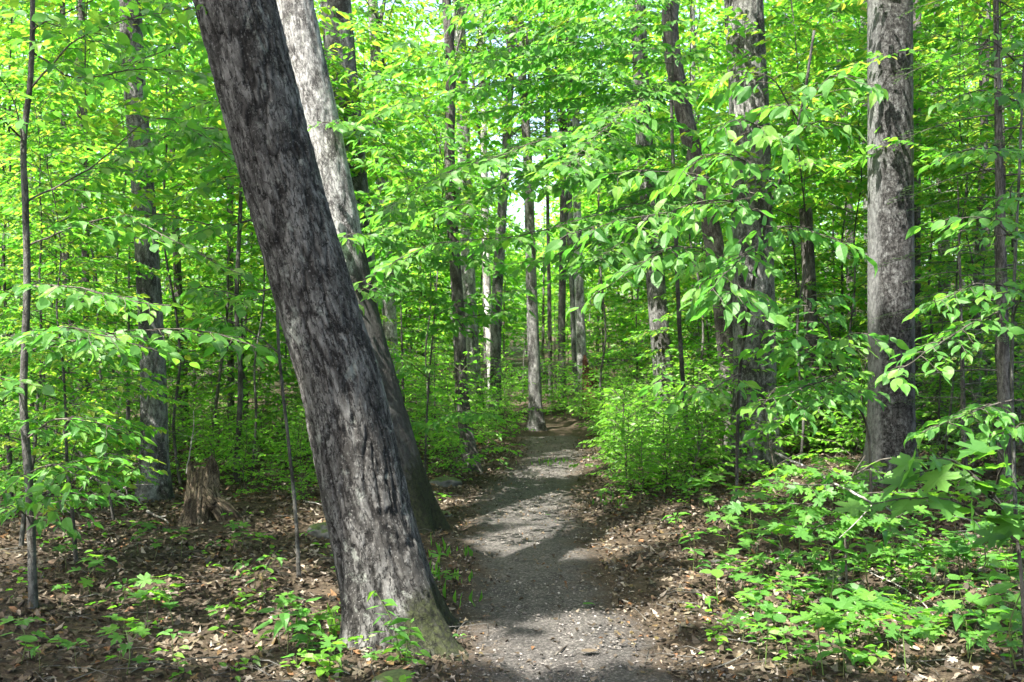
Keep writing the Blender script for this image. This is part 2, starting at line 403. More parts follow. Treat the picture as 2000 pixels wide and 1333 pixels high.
def island_mat(name, stops, rough=.8, bump=.5, tmix=0.12):
    m, ns, ln = nodes_of(name)
    geo = ns.new('ShaderNodeNewGeometry'); oi = ns.new('ShaderNodeObjectInfo')
    add = ns.new('ShaderNodeMath'); add.operation = 'ADD'; fr = ns.new('ShaderNodeMath'); fr.operation = 'FRACT'
    ln.new(geo.outputs['Random Per Island'], add.inputs[0]); ln.new(oi.outputs['Random'], add.inputs[1]); ln.new(add.outputs[0], fr.inputs[0])
    r = ramp(ns, stops); r.color_ramp.interpolation = 'LINEAR'; ln.new(fr.outputs[0], r.inputs[0])
    tc = ns.new('ShaderNodeTexCoord'); n = ns.new('ShaderNodeTexNoise'); n.inputs['Scale'].default_value = 45; n.inputs['Detail'].default_value = 4
    ln.new(tc.outputs['Object'], n.inputs['Vector'])
    rn = ramp(ns, [(.3, (.55, .52, .5)), (.68, (1.12, 1.1, 1.08))]); ln.new(n.outputs[0], rn.inputs[0])
    mx = ns.new('ShaderNodeMix'); mx.data_type = 'RGBA'; mx.blend_type = 'MULTIPLY'; mx.inputs[0].default_value = .8
    ln.new(r.outputs[0], mx.inputs[6]); ln.new(rn.outputs[0], mx.inputs[7])
    p = ns.new('ShaderNodeBsdfPrincipled'); p.inputs['Roughness'].default_value = rough; p.inputs['Specular IOR Level'].default_value = .25
    ln.new(mx.outputs[2], p.inputs['Base Color'])
    b = ns.new('ShaderNodeBump'); b.inputs['Strength'].default_value = bump; b.inputs['Distance'].default_value = .004
    ln.new(n.outputs[0], b.inputs['Height']); ln.new(b.outputs[0], p.inputs['Normal'])
    out = ns.new('ShaderNodeOutputMaterial')
    if tmix:
        t = ns.new('ShaderNodeBsdfTranslucent'); ln.new(mx.outputs[2], t.inputs[0])
        ms = ns.new('ShaderNodeMixShader'); ms.inputs[0].default_value = tmix
        ln.new(p.outputs[0], ms.inputs[1]); ln.new(t.outputs[0], ms.inputs[2]); ln.new(ms.outputs[0], out.inputs[0])
    else: ln.new(p.outputs[0], out.inputs[0])
    return m

M['litter'] = island_mat('dry_leaf', [(0, (.022, .016, .010)), (.18, (.050, .037, .022)), (.32, (.098, .076, .050)), (.46, (.062, .052, .038)), (.56, (.17, .145, .11)), (.66, (.070, .060, .023)),
                                      (.74, (.15, .075, .034)), (.80, (.26, .23, .19)), (.88, (.065, .055, .042)), (1, (.036, .027, .019))])
M['pebble'] = island_mat('pebble', [(0, (.04, .037, .034)), (.5, (.095, .088, .08)), (.85, (.16, .15, .138)), (1, (.30, .285, .265))], .85, .3, 0)

def ground_mat(name, cols, s1, s2, bump, edge=False):
    m, ns, ln = nodes_of(name)
    tc = ns.new('ShaderNodeTexCoord')
    def noise(s, d=6, r=.65):
        n = ns.new('ShaderNodeTexNoise'); n.inputs['Scale'].default_value = s; n.inputs['Detail'].default_value = d; n.inputs['Roughness'].default_value = r
        ln.new(tc.outputs['Object'], n.inputs['Vector']); return n.outputs[0]
    a, b, c3 = noise(s1), noise(s2, 5, .75), noise(1.3, 4)
    v = ns.new('ShaderNodeTexVoronoi'); v.inputs['Scale'].default_value = s2 * 1.2; ln.new(tc.outputs['Object'], v.inputs['Vector'])
    r1 = ramp(ns, [(.28, cols[0]), (.5, cols[1]), (.72, cols[2])]); ln.new(b, r1.inputs[0])
    r2 = ramp(ns, [(.3, (.6, .6, .6)), (.7, (1.25, 1.22, 1.2))]); ln.new(a, r2.inputs[0])
    r3 = ramp(ns, [(.0, (1.35, 1.33, 1.3)), (.4, (.8, .8, .8))]); ln.new(v.outputs['Distance'], r3.inputs[0])
    r4 = ramp(ns, [(.35, (.78, .78, .78)), (.65, (1.12, 1.1, 1.08))]); ln.new(c3, r4.inputs[0])
    cur = r1.outputs[0]
    for r in (r2, r3, r4):
        mx = ns.new('ShaderNodeMix'); mx.data_type = 'RGBA'; mx.blend_type = 'MULTIPLY'; mx.inputs[0].default_value = 1
        ln.new(cur, mx.inputs[6]); ln.new(r.outputs[0], mx.inputs[7]); cur = mx.outputs[2]
    if edge:                                            # brown humus creeps in from both sides of the trail and lies in patches on it
        at = ns.new('ShaderNodeAttribute'); at.attribute_name = 'edge'
        e1 = ns.new('ShaderNodeMath'); e1.operation = 'MULTIPLY_ADD'; e1.inputs[1].default_value = 1.5; ln.new(noise(5, 8, .75), e1.inputs[0]); ln.new(at.outputs['Fac'], e1.inputs[2])
        e2 = ns.new('ShaderNodeMapRange'); e2.inputs[1].default_value = .98; e2.inputs[2].default_value = 1.32; ln.new(e1.outputs[0], e2.inputs[0])
        rb = ramp(ns, [(.3, (.022, .017, .012)), (.55, (.060, .046, .033)), (.72, (.13, .105, .08))]); ln.new(noise(46, 6, .8), rb.inputs[0])
        mx = ns.new('ShaderNodeMix'); mx.data_type = 'RGBA'; ln.new(e2.outputs[0], mx.inputs[0]); ln.new(cur, mx.inputs[6]); ln.new(rb.outputs[0], mx.inputs[7]); cur = mx.outputs[2]
    p = ns.new('ShaderNodeBsdfPrincipled'); p.inputs['Roughness'].default_value = .92; p.inputs['Specular IOR Level'].default_value = .15
    ln.new(cur, p.inputs['Base Color'])
    ad = ns.new('ShaderNodeMath'); ad.operation = 'ADD'; ln.new(b, ad.inputs[0]); ln.new(a, ad.inputs[1])
    bp = ns.new('ShaderNodeBump'); bp.inputs['Strength'].default_value = .8; bp.inputs['Distance'].default_value = bump
    ln.new(ad.outputs[0], bp.inputs['Height']); ln.new(bp.outputs[0], p.inputs['Normal'])
    out = ns.new('ShaderNodeOutputMaterial'); ln.new(p.outputs[0], out.inputs[0])
    return m
M['soil'] = ground_mat('forest_soil', [(.020, .015, .010), (.055, .042, .028), (.12, .097, .07)], 9, 42, .03)
M['path'] = ground_mat('trodden_grit', [(.034, .0325, .031), (.082, .078, .073), (.25, .24, .225)], 5, 48, .05, True)

def stone_mat(name, stone, moss):
    m, ns, ln = nodes_of(name)
    tc = ns.new('ShaderNodeTexCoord'); geo = ns.new('ShaderNodeNewGeometry')
    n = ns.new('ShaderNodeTexNoise'); n.inputs['Scale'].default_value = 14; n.inputs['Detail'].default_value = 8; ln.new(tc.outputs['Object'], n.inputs['Vector'])
    r = ramp(ns, [(.3, tuple(v * .5 for v in stone)), (.7, tuple(v * 1.4 for v in stone))]); ln.new(n.outputs[0], r.inputs[0])
    sx = ns.new('ShaderNodeSeparateXYZ'); ln.new(geo.outputs['Normal'], sx.inputs[0])
    ad = ns.new('ShaderNodeMath'); ad.operation = 'ADD'; ln.new(sx.outputs[2], ad.inputs[0]); ln.new(n.outputs[0], ad.inputs[1])
    mr = ns.new('ShaderNodeMapRange'); mr.inputs[1].default_value = 1.5 - moss; mr.inputs[2].default_value = 1.65 - moss; ln.new(ad.outputs[0], mr.inputs[0])
    n2 = ns.new('ShaderNodeTexNoise'); n2.inputs['Scale'].default_value = 60; ln.new(tc.outputs['Object'], n2.inputs['Vector'])
    r2 = ramp(ns, [(.3, (.018, .03, .006)), (.7, (.06, .085, .016))]); ln.new(n2.outputs[0], r2.inputs[0])
    mx = ns.new('ShaderNodeMix'); mx.data_type = 'RGBA'; ln.new(mr.outputs[0], mx.inputs[0]); ln.new(r.outputs[0], mx.inputs[6]); ln.new(r2.outputs[0], mx.inputs[7])
    p = ns.new('ShaderNodeBsdfPrincipled'); p.inputs['Roughness'].default_value = .9; ln.new(mx.outputs[2], p.inputs['Base Color'])
    b = ns.new('ShaderNodeBump'); b.inputs['Strength'].default_value = .6; b.inputs['Distance'].default_value = .02; ln.new(n.outputs[0], b.inputs['Height']); ln.new(b.outputs[0], p.inputs['Normal'])
    out = ns.new('ShaderNodeOutputMaterial'); ln.new(p.outputs[0], out.inputs[0])
    return m
M['stone'] = stone_mat('grey_stone', (.075, .074, .068), .3)
M['mossy'] = stone_mat('mossy_stone', (.13, .125, .11), .55)

# ------------------------------------------------------------------ ground, path, litter
def sheet(name, xs, ys, zf, mat):
    X, Y = np.meshgrid(xs, ys); Z = zf(X, Y)
    nx, ny = len(xs), len(ys)
    i = np.arange(ny - 1)[:, None] * nx; j = np.arange(nx - 1)[None]
    q = np.stack([i + j, i + j + 1, i + nx + j + 1, i + nx + j], -1).reshape(-1, 4)
    return link_mesh(name, mesh_from(name, np.stack([X, Y, Z], -1).reshape(-1, 3), [q], True), mat)

def graded(a, b, dense, edges):
    """coordinates dense between a and b, growing outwards to the edges"""
    mid = np.arange(a, b, dense); lo, hi = [], []
    s = dense
    x = a
    while x > edges[0]: s *= 1.22; x -= s; lo.append(x)
    s = dense; x = mid[-1]
    while x < edges[1]: s *= 1.22; x += s; hi.append(x)
    return np.array(lo[::-1] + list(mid) + hi)

floor_z = lambda x, y: ground(x, y) - .03 * path_mask(x, y)
floor = sheet('forest_floor', graded(-7, 8, .07, (-420, 420)), graded(2.2, 24, .07, (-60, 700)), floor_z, M['soil'])
setp(floor, 'brown leaf covered woodland ground rising gently beside the trail', kind='structure')

def path_obj():
    ys = np.arange(1.5, 17.2, .05); us = np.linspace(-1, 1, 35)
    c = path_x(ys); V, E = [], []
    for y, cx in zip(ys, c):
        wl_, wr = path_w(cx - .5, y) * 1.12, path_w(cx + .5, y) * 1.12
        x = cx + np.where(us < 0, us * wl_, us * wr)
        edge = np.clip((np.abs(us) - .72) / .28, 0, 1)
        z = ground(x, np.full_like(x, y)) + .012 - .045 * edge ** 2 + .045 * (fbm2(x * 7, np.full_like(x, y) * 6, 4, 1.1) - .5) + .05 * (fbm2(x * 1.8, np.full_like(x, y) * 1.8, 2, 7.1) - .5)
        E.append(np.abs(us) ** 2 * .75); V.append(np.stack([x, np.full_like(x, y), z], -1))
    V = np.array(V); ny, nx = V.shape[:2]
    i = np.arange(ny - 1)[:, None] * nx; j = np.arange(nx - 1)[None]
    q = np.stack([i + j, i + j + 1, i + nx + j + 1, i + nx + j], -1).reshape(-1, 4)
    return link_mesh('path', mesh_from('path', V.reshape(-1, 3), [q], True, {'edge': np.array(E).ravel()}), M['path'])
setp(path_obj(), 'narrow trodden grey dirt trail running into the woods', kind='structure')

# dry leaves: the largest in the photo are parts of the floor, the rest one mass
def litter():
    N = 60000
    x = rng.uniform(-8, 9, N * 3); y = 3.6 + (17 - 3.6) * rng.random(N * 3) ** 1.35
    keepv = (np.abs(x) < y * .56 + .4)
    m = path_mask(x, y)
    inner = np.abs(x - path_x(y)) / path_w(x, y)
    keepv &= (rng.random(N * 3) < np.where(inner < .6, .20, np.where(inner < .85, .50, np.where(inner < 1.2, .7, 1.0))))
    keepv &= rng.random(N * 3) < .35 + .65 * fbm2(x * 1.5, y * 1.5, 2, 6.6) * 1.4
    x, y = x[keepv][:N], y[keepv][:N]; n = len(x)
    inner = np.abs(x - path_x(y)) / path_w(x, y)
    z = ground(x, y) + np.where(inner < 1.0, .016, 0) + rng.uniform(0, .022, n)
    l = rng.uniform(.025, .070, n) * np.where(inner < 1.0, .55, np.where(inner < 1.4, .8, 1))
    a = rng.uniform(0, 2 * math.pi, n)
    d = np.stack([np.cos(a), np.sin(a), rng.normal(0, .22, n)], -1)
    tl = np.where(inner < 1.1, .18, .28)
    nn = np.stack([rng.normal(0, 1, n) * tl, rng.normal(0, 1, n) * tl, np.ones(n)], -1)
    nn[rng.random(n) < .35, :] *= -1
    d = nz(d); nn = nz(nn - d * (nn * d).sum(1, keepdims=True))
    return np.stack([x, y, z], -1), d, nn, l
CURLED = (OVATE_FINE[0] * np.array([1.15, 1, 2.6]), OVATE_FINE[1])
CURLED_LOW = (OVATE[0] * np.array([1.25, 1, 2.4]), OVATE[1])
MAPLE_DRY = (MAPLE_LOW[0] * np.array([.9, .85, 3.0]), MAPLE_LOW[1])
lit_arr = litter()
order = np.argsort(-lit_arr[3] / lit_arr[0][:, 1])
inframe = (np.abs(lit_arr[0][order, 0]) < lit_arr[0][order, 1] * .51) & ((CZ - lit_arr[0][order, 2]) / lit_arr[0][order, 1] < .342)
near_ids = order[inframe][:300]
rest = np.setdiff1d(np.arange(len(lit_arr[0])), near_ids)
one = (np.zeros((1, 3)), np.array([[0, 1., 0]]), np.array([[0, 0, 1.]]), np.array([1.0]))
def single(name, tmpl, cz, cx=1.0, bend=0.0):
    V = tmpl[0] * np.array([cx, 1, cz]); V = V.copy()
    V[:, 0] += bend * V[:, 1] ** 2
    V[:, 2] += .03 * np.sin(V[:, 1] * 7 + bend * 30)
    return mesh_from(name, V, tmpl[1])
def place(o, p, d, n, l):
    s = np.cross(d, n)
    o.matrix_basis = Matrix(((s[0] * l, d[0] * l, n[0] * l, p[0]), (s[1] * l, d[1] * l, n[1] * l, p[1]), (s[2] * l, d[2] * l, n[2] * l, p[2]), (0, 0, 0, 1)))
dry_meshes = [single('fallen_leaf', OVATE_FINE, 2.0, 1.1, .1), single('fallen_leaf', OVATE_FINE, 3.4, 1.2, -.15), single('fallen_leaf', MAPLE, 2.6), single('fallen_leaf', MAPLE, -2.2), single('fallen_leaf', OVATE_FINE, -2.6, 1.25, .12)]
for me in dry_meshes: me.materials.append(M['litter'])
for k, i in enumerate(near_ids):
    o = bpy.data.objects.new('fallen_leaf', dry_meshes[int(rng.integers(5))]); C.objects.link(o); o.parent = floor
    place(o, lit_arr[0][i], lit_arr[1][i], lit_arr[2][i], lit_arr[3][i] * .9)
half = rng.random(len(rest)) < .6
sub = lambda ids: tuple(a[ids] for a in lit_arr)
V1, F1 = leaf_verts(sub(rest[half]), CURLED_LOW); V2, F2 = leaf_verts(sub(rest[~half]), MAPLE_DRY)
lo = link_mesh('leaf_litter', mesh_from('leaf_litter', np.vstack([V1, V2]), F1 + [f + len(V1) for f in F2]), M['litter'])
setp(lo, 'dry brown and tan fallen leaves carpeting the ground beside the trail', 'leaf litter', kind='stuff')

def gravel():
    N = 14000
    y = 4.0 + 11 * rng.random(N) ** 1.7; cx = path_x(y)
    x = cx + np.clip(rng.normal(0, .42, N), -.95, .95) * 1.0
    r = .003 + .010 * rng.random(N) ** 5
    z = ground(x, y) + .012 + r * .2
    O = np.array([(1, 0, 0), (-1, 0, 0), (0, 1, 0), (0, -1, 0), (0, 0, 1), (0, 0, -1)], float)
    Fc = np.array([(0, 2, 4), (2, 1, 4), (1, 3, 4), (3, 0, 4), (2, 0, 5), (1, 2, 5), (3, 1, 5), (0, 3, 5)])
    sc = rng.uniform(.55, 1.35, (N, 6, 1)) * np.array([1, 1, .65])
    a = rng.uniform(0, 6.28, N); ca, sa = np.cos(a), np.sin(a)
    V = O[None] * sc * r[:, None, None]
    V = np.stack([V[..., 0] * ca[:, None] - V[..., 1] * sa[:, None], V[..., 0] * sa[:, None] + V[..., 1] * ca[:, None], V[..., 2]], -1) + np.stack([x, y, z], -1)[:, None]
    F = (Fc[None] + (np.arange(N) * 6)[:, None, None]).reshape(-1, 3)
    return link_mesh('gravel', mesh_from('gravel', V.reshape(-1, 3), [F]), M['pebble'])
setp(gravel(), 'fine grey grit and small stones trodden into the dirt trail', 'gravel', kind='stuff')

# ------------------------------------------------------------------ leafy sprays
UP = np.array([0, 0, 1.0])
def rot_h(v, a):
    c, s = math.cos(a), math.sin(a)
    return np.array([v[0] * c - v[1] * s, v[0] * s + v[1] * c, v[2]])

def add_leaf(L, p, t, side, leaf, droop, ang=None):
    a = ang if ang is not None else U(.35, 1.3)
    h = np.array([t[0], t[1], 0]); h = h / (np.linalg.norm(h) + 1e-6)
    d = rot_h(h, side * a); d[2] = -droop * U(.1, 1.5) + .5 * t[2]
    n = UP + rng.normal(0, .42, 3)
    l = leaf * U(.55, 1.22)
    L.add(p + d * l * .12, d, n, l)

def spray(L, T, poly, leaf, twig=.45, gap=.10, droop=.35, r0=.006, start=.15, step=.08, sub=True, fill=1.0):
    """A branch with alternate flat twigs and alternate leaves: the layered habit of young beech."""
    P = smooth_line(poly, step)
    k = len(P)
    P = P + np.cumsum(rng.normal(0, .004, (k, 3)), 0)
    seg = np.concatenate([[0], np.cumsum(np.linalg.norm(np.diff(P, axis=0), axis=1))]); tot = seg[-1]
    T.append((P, r0, .0018))
    s = start * tot; side = 1 if rng.random() < .5 else -1
    while s < tot:
        f = s / tot
        p = np.array([np.interp(s, seg, P[:, c]) for c in range(3)])
        i = min(int(np.searchsorted(seg, s)), k - 1); t = nz(P[i] - P[max(i - 1, 0)])
        ln_ = twig * (1 - .62 * f) * U(.55, 1.25)
        if sub and ln_ > leaf * 1.2:
            h = nz(np.array([t[0], t[1], .0]) + 1e-6); d = rot_h(h, side * U(.6, 1.15)); d[2] = .4 * t[2] + U(-.18, .12)
            u = np.linspace(0, 1, 5)[:, None]
            tp = p + d * ln_ * u + np.array([0, 0, -1.]) * droop * .4 * ln_ * u ** 2 + np.vstack([np.zeros(3), rng.normal(0, .006, (4, 3))])
            T.append((tp, r0 * .4, .0012))
            m = max(2, int(ln_ / (leaf * .40)))
            sd = 1
            for q in range(m):
                if rng.random() > fill: continue
                v = .18 + .82 * (q + .5) / m
                pp = np.array([np.interp(v * 4, np.arange(5), tp[:, c]) for c in range(3)])
                add_leaf(L, pp, nz(tp[-1] - tp[0]), sd, leaf * (1 - .15 * v), droop); sd = -sd
            add_leaf(L, tp[-1], nz(tp[-1] - tp[-2]), 0, leaf, droop, 0)
        else:
            add_leaf(L, p, t, side, leaf, droop)
        s += gap * U(.7, 1.35); side = -side
    add_leaf(L, P[-1], nz(P[-1] - P[-2]), 0, leaf, droop, 0)

def young_tree(H, nb, blen, leaf, z0=.2, twig=.45, gap=.09, rise=.22, shape=.5, wob=.05, droop=.3, r=None):
    """Stem and limbs (tubes) and leaves of an understory tree standing at the origin."""
    L, T = Leaves(), []
    k = max(4, int(H / .5))
    st = np.stack([np.cumsum(rng.normal(0, wob, k)), np.cumsum(rng.normal(0, wob, k)), np.linspace(0, H, k)], -1); st[0, :2] = 0; st[0, 2] = -.15
    r = r or .0052 * H + .004
    T.append((smooth_line(st, .2), r, .004))
    az = U(0, 6)
    for b in range(nb):
        f = z0 + (1 - z0) * (b + U(.1, .9)) / nb
        p = np.array([np.interp(f * (k - 1), np.arange(k), st[:, c]) for c in range(3)])
        az += 2.4 + U(-.5, .5)
        ln_ = blen * (1 - shape * (f - z0) / (1 - z0)) * U(.65, 1.15)
        d = np.array([math.cos(az), math.sin(az), rise + .7 * max(0, f - .6)])
        e = p + d * ln_; mid = p + d * ln_ * .5 + np.array([0, 0, .09 * ln_]); e[2] -= .12 * ln_
        spray(L, T, [p, mid, e], leaf, twig * min(1, ln_), gap, droop, max(.004, r * .3 * ln_ / blen), .12, .12)
    return L.arrays(), T

def hemlock(H, nb, blen, z0=.12):
    """Conifer: level limbs carrying flat feathery sprays of small needles."""
    L, T = Leaves(), []
    T.append((np.stack([np.zeros(12), np.zeros(12), np.linspace(-.15, H, 12)], -1), .012 * H, .006))
    az = 0
    for b in range(nb):
        f = z0 + (1 - z0) * (b + U(0, 1)) / nb; az += 2.4 + U(-.4, .4)
        ln_ = blen * (1.05 - f) * U(.7, 1.15) + .15
        d = np.array([math.cos(az), math.sin(az), .08]); p = np.array([0, 0, f * H])
        u = np.linspace(0, 1, 7)[:, None]
        P = p + d * ln_ * u + np.array([0, 0, -.22 * ln_]) * u ** 2
        T.append((P, .010, .002))
        side = 1
        for s in np.arange(.12, 1, .075 / ln_):
            q = np.array([np.interp(s * 6, np.arange(7), P[:, c]) for c in range(3)])
            tl = .42 * ln_ * (1 - .75 * s) * U(.7, 1.2) + .06
            td = rot_h(np.array([d[0], d[1], 0]), side * U(.75, 1.0)); side = -side
            m = max(3, int(tl / .028))
            for v in np.linspace(.05, 1, m):
                for sd in (-1, 1):
                    nd = rot_h(td, sd * U(.5, .9)); nd[2] = U(-.25, .1)
                    L.add(q + td * tl * v + np.array([0, 0, -.16 * tl * v * v]), nd, UP + rng.normal(0, .25, 3), U(.035, .06))
    return L.arrays(), T

# shared variants for repeats
def variant(kind, tree, leafm, tmpl, barkm, nside=5):
    arr, T = tree
    tr = tubes_mesh('trunk', T, nside); tr.materials.append(barkm)
    cr = leaf_mesh('crown', arr, tmpl); cr.materials.append(leafm)
    return tr, cr
BEECH = [variant('beech', young_tree(H, nb, bl, .112, z0, .6, .085), M['beech'], OVATE, M['bark_sap'])
         for H, nb, bl, z0 in ((4.2, 32, 1.5, .12), (5.0, 38, 1.6, .16), (3.4, 28, 1.3, .1), (4.6, 36, 1.45, .1), (5.6, 42, 1.7, .18), (3.0, 26, 1.25, .12))]
BUSH = [variant('bush', young_tree(H, nb, bl, .078, .06, .34, .07, .4, .42), M['bush'], OVATE, M['bark_twig'], 4)
        for H, nb, bl in ((1.0, 18, .66), (.75, 16, .58), (1.35, 21, .72), (.6, 14, .55))]
HEM = [variant('hemlock', hemlock(H, nb, bl), M['hemlock'], NEEDLE, M['bark_brown']) for H, nb, bl in ((5.0, 34, 1.3), (3.4, 26, 1.1), (7.0, 40, 1.7))]
HIGH = [variant('high', young_tree(H, nb, bl, .115, z0, .65, .085, .2, .35, r=.0032 * H), M['beech'], OVATE, M['bark_sap'])
        for H, nb, bl, z0 in ((5.2, 24, 1.6, .5), (5.8, 26, 1.7, .46), (4.8, 22, 1.5, .52))]
TALL = []
for sd in range(3):
    arr, T = young_tree(9.0, 36, 2.6, .135, .02, .9, .15, .3, .45, .08, .3, .07)
    cr = leaf_mesh('crown', arr, OVATE); cr.materials.append(M['beech']); li = tubes_mesh('limbs', T, 5); li.materials.append(M['bark_brown'])
    TALL.append((li, cr))

def put(variants, k, name, label, cat, x, y, sc, rz, group, tilt=0, z=None):
    tr, cr = variants[k % len(variants)]
    o = thing(name, label, cat, (x, y, float(ground(x, y)) if z is None else z), group)
    o.rotation_euler = (tilt * math.cos(rz * 3), tilt, rz); o.scale = (sc,) * 3
    link_mesh('trunk', tr, None, o); link_mesh('crown', cr, None, o)
    return o

# ------------------------------------------------------------------ unseen canopy shaped for the light: leaves cut away where sun should land
lit_spots = []
for px, py, rx, ry in ((1040, 1285, .30, .16), (1210, 1225, .34, .2), (1150, 1290, .3, .12), (1270, 1200, .25, .14), (1030, 1140, .16, .05), (1160, 1065, .3, .08), (920, 1003, .5, .28), (1040, 985, .5, .25), (1130, 995, .3, .3), (930, 1060, .35, .1), (1100, 1050, .3, .08),
                       (1150, 940, .5, .3), (960, 925, .6, .3), (1100, 900, .6, .5), (1000, 960, .5, .15),
                       (70, 1070, .5, .35), (170, 1050, .45, .35), (270, 1045, .4, .35), (360, 1020, .5, .4), (450, 1025, .4, .3), (530, 1015, .5, .4), (610, 1010, .4, .35), (300, 1150, .12, .06), (450, 1160, .2, .07), (420, 1300, .18, .1), (520, 1285, .2, .12), (640, 1230, .12, .08),
                       (1600, 1290, .22, .14), (1740, 1240, .2, .12), (1880, 1290, .25, .15), (1680, 1170, .2, .12), (1540, 1130, .3, .12), (1520, 1200, .16, .1), (1820, 1180, .2, .12), (1430, 1290, .2, .1), (1400, 1080, .2, .1), (1850, 890, .7, .6), (1260, 1010, .25, .2)):
    g = G(px, py); lit_spots.append((g[0], g[1], rx, ry))
lit_points = [(W(600, 150, 8.4), .4), (W(640, 280, 8.4), .5), (W(655, 400, 8.4), .5), (W(690, 520, 8.4), .35), (W(720, 690, 8.4), .25), (W(280, 850, 9.9), .55), (W(285, 730, 9.9), .5), (W(285, 930, 9.9), .3),
              (W(200, 690, 4.8), .4), (W(450, 690, 4.8), .4), (W(100, 500, 5.6), .5), (W(1500, 790, 5.8), .3), (W(1540, 690, 6), .45), (W(1600, 960, 5.7), .5), (W(1550, 1000, 5.4), .4), (W(1480, 330, 5.6), .35), (W(1240, 450, 5.6), .45), (W(960, 290, 7.6), .6), (W(800, 350, 7), .5),
              (W(590, 810, 5.1), .16), (W(1450, 60, 11.4), .5), (W(1480, 780, 11.4), .2), (W(1850, 920, 3.8), .3), (W(590, 1180, 5.0), .25), (W(750, 50, 9), .8), (W(1300, 800, 11), 1.3), (W(1200, 850, 13), 1.3), (W(1290, 680, 15), .8), (W(1800, 640, 5.5), .35), (W(1640, 170, 5.5), .4)]

def shade_keep(p):
    q = p - SUN * (p[:, 2:3] / SUN[2])
    n = .58 * fbm2(q[:, 0] * .8, q[:, 1] * .8, 2, 3.3) + .42 * fbm2(q[:, 0] * 2.6, q[:, 1] * 2.6, 2, 8.1)
    keep = n < .61
    keep |= (np.abs(q[:, 0] - path_x(q[:, 1])) < 1.0) & (q[:, 1] > 6.6) & (q[:, 1] < 14) & (n < .69)
    deep = (np.abs(q[:, 0] - .2) < 1.3) | (np.abs(q[:, 0] - 4.9) < 2.1)
    far = np.where(deep, np.clip((q[:, 1] - 14) / 3, 0, 1), np.clip((q[:, 1] - 9.8) / 2.5, 0, 1)); farx = np.clip((np.abs(q[:, 0]) - 7) / 4, 0, 1)
    keep &= rng.random(len(p)) > .80 * np.maximum(far, farx)
    for x, y, rx, ry in lit_spots:
        if y > 6.5 and abs(x) < 1.4: rx, ry = rx * .42 - .06, ry * .5 - .045          # small flecks further out; the constants below widen the near ones
        keep &= ((q[:, 0] - x) / (rx * 1.4 + .16)) ** 2 + ((q[:, 1] - y) / (ry * 1.4 + .12)) ** 2 > 1
    u = np.clip((q[:, 1] - 6.2) / 4.2, 0, 1); on = (np.abs(q[:, 0] - (-.30 + 1.75 * u)) < .42) & (q[:, 1] > 6.2) & (q[:, 1] < 10.6)
    keep |= on  # leaves always kept here, to cover the leaning trunk's shadow on the trail
    for t, r in lit_points:
        v = p - t; a = v @ SUN
        keep &= ~((a > 0) & (np.linalg.norm(v - a[:, None] * SUN, axis=1) < r * 1.35 + .1))
    return keep

def canopy_leaves(c, rx, rz, n):
    nc = max(10, n // 70)
    d = nz(rng.normal(0, 1, (nc, 3))) * rng.random((nc, 1)) ** .4
    cc = np.asarray(c) + d * np.array([rx, rx, rz])
    i = rng.integers(0, nc, n)
    p = cc[i] + rng.normal(0, 1, (n, 3)) * np.array([.62, .62, .22])
    a = rng.uniform(0, 6.28, n)
    dd = nz(np.stack([np.cos(a), np.sin(a), rng.normal(-.15, .25, n)], -1)); nn = UP + rng.normal(0, .3, (n, 3)); nn = nz(nn - dd * (nn * dd).sum(1, keepdims=True))
    k = shade_keep(p)
    return tuple(v[k] for v in (p, dd, nn, rng.uniform(.15, .27, n)))

# ------------------------------------------------------------------ the trunks one can tell apart
def big_tree(name, label, cat, line, mat, H, nside=24, step=.14, rough=.01, furrow=9, flare=.45, flare_h=.25, crown=None, tall=None, group=None, lobes=5, seed=1, squash=.22, bend=.0):
    """line: [(px, py, width px)] from foot to top of frame at one distance (line[0] may carry it); continued up to height H."""
    Y, pts, rad = line[0], [], []
    for px, py, w in line[1]:
        pts.append(W(px, py, Y)); rad.append(w / 2 / FPX * Y)
    pts = np.array(pts); base = pts[0].copy(); base[2] = float(ground(base[0], base[1]))
    pts[0][2] = base[2] - .12
    d = nz(pts[-1] - pts[-2]); z = pts[-1][2]; r = rad[-1]
    while pts[-1][2] < H - .5:
        d = nz(d * np.array([.92, .92, 1]) + np.array([bend, 0, 0])); pts = np.vstack([pts, pts[-1] + d * 1.6]); r *= .93; rad.append(r)
    o = thing(name, label, cat, base, group)
    me = trunk_mesh('trunk', pts, rad, nside, step, rough, furrow, flare, flare_h, lobes, base, seed, squash)
    link_mesh('trunk', me, mat, o)
    if crown:
        c, rx, rz, n = crown
        cc = pts[-1] + np.array([c[0], c[1], c[2]])
        arr = canopy_leaves(cc, rx, rz, n)
        if len(arr[0]): link_mesh('crown', leaf_mesh('crown', arr, RHOMB, base), M['canopy'], o)
        T = []
        for b in range(7):
            a = b * 2.4 + seed; f = U(.62, .97); P0 = pts[int(f * (len(pts) - 1))]
            e = cc + np.array([math.cos(a) * rx * .75, math.sin(a) * rx * .75, U(-.3, .5) * rz])
            T.append((smooth_line([P0, (P0 + e) / 2 + np.array([0, 0, .5]), e], .4), r * .28, .008))
        link_mesh('limb', tubes_mesh('limb', T, 6, base), mat, o)
    if tall is not None:
        k, zc, sc = tall
        li, cr = TALL[k % 3]
        top = pts[np.argmin(np.abs(pts[:, 2] - zc))] - base
        for nm, m_ in (('limb', li), ('crown', cr)):
            q = link_mesh(nm, m_, None, o); q.location = top; q.rotation_euler = (0, 0, seed * 1.3); q.scale = (sc,) * 3
    return o

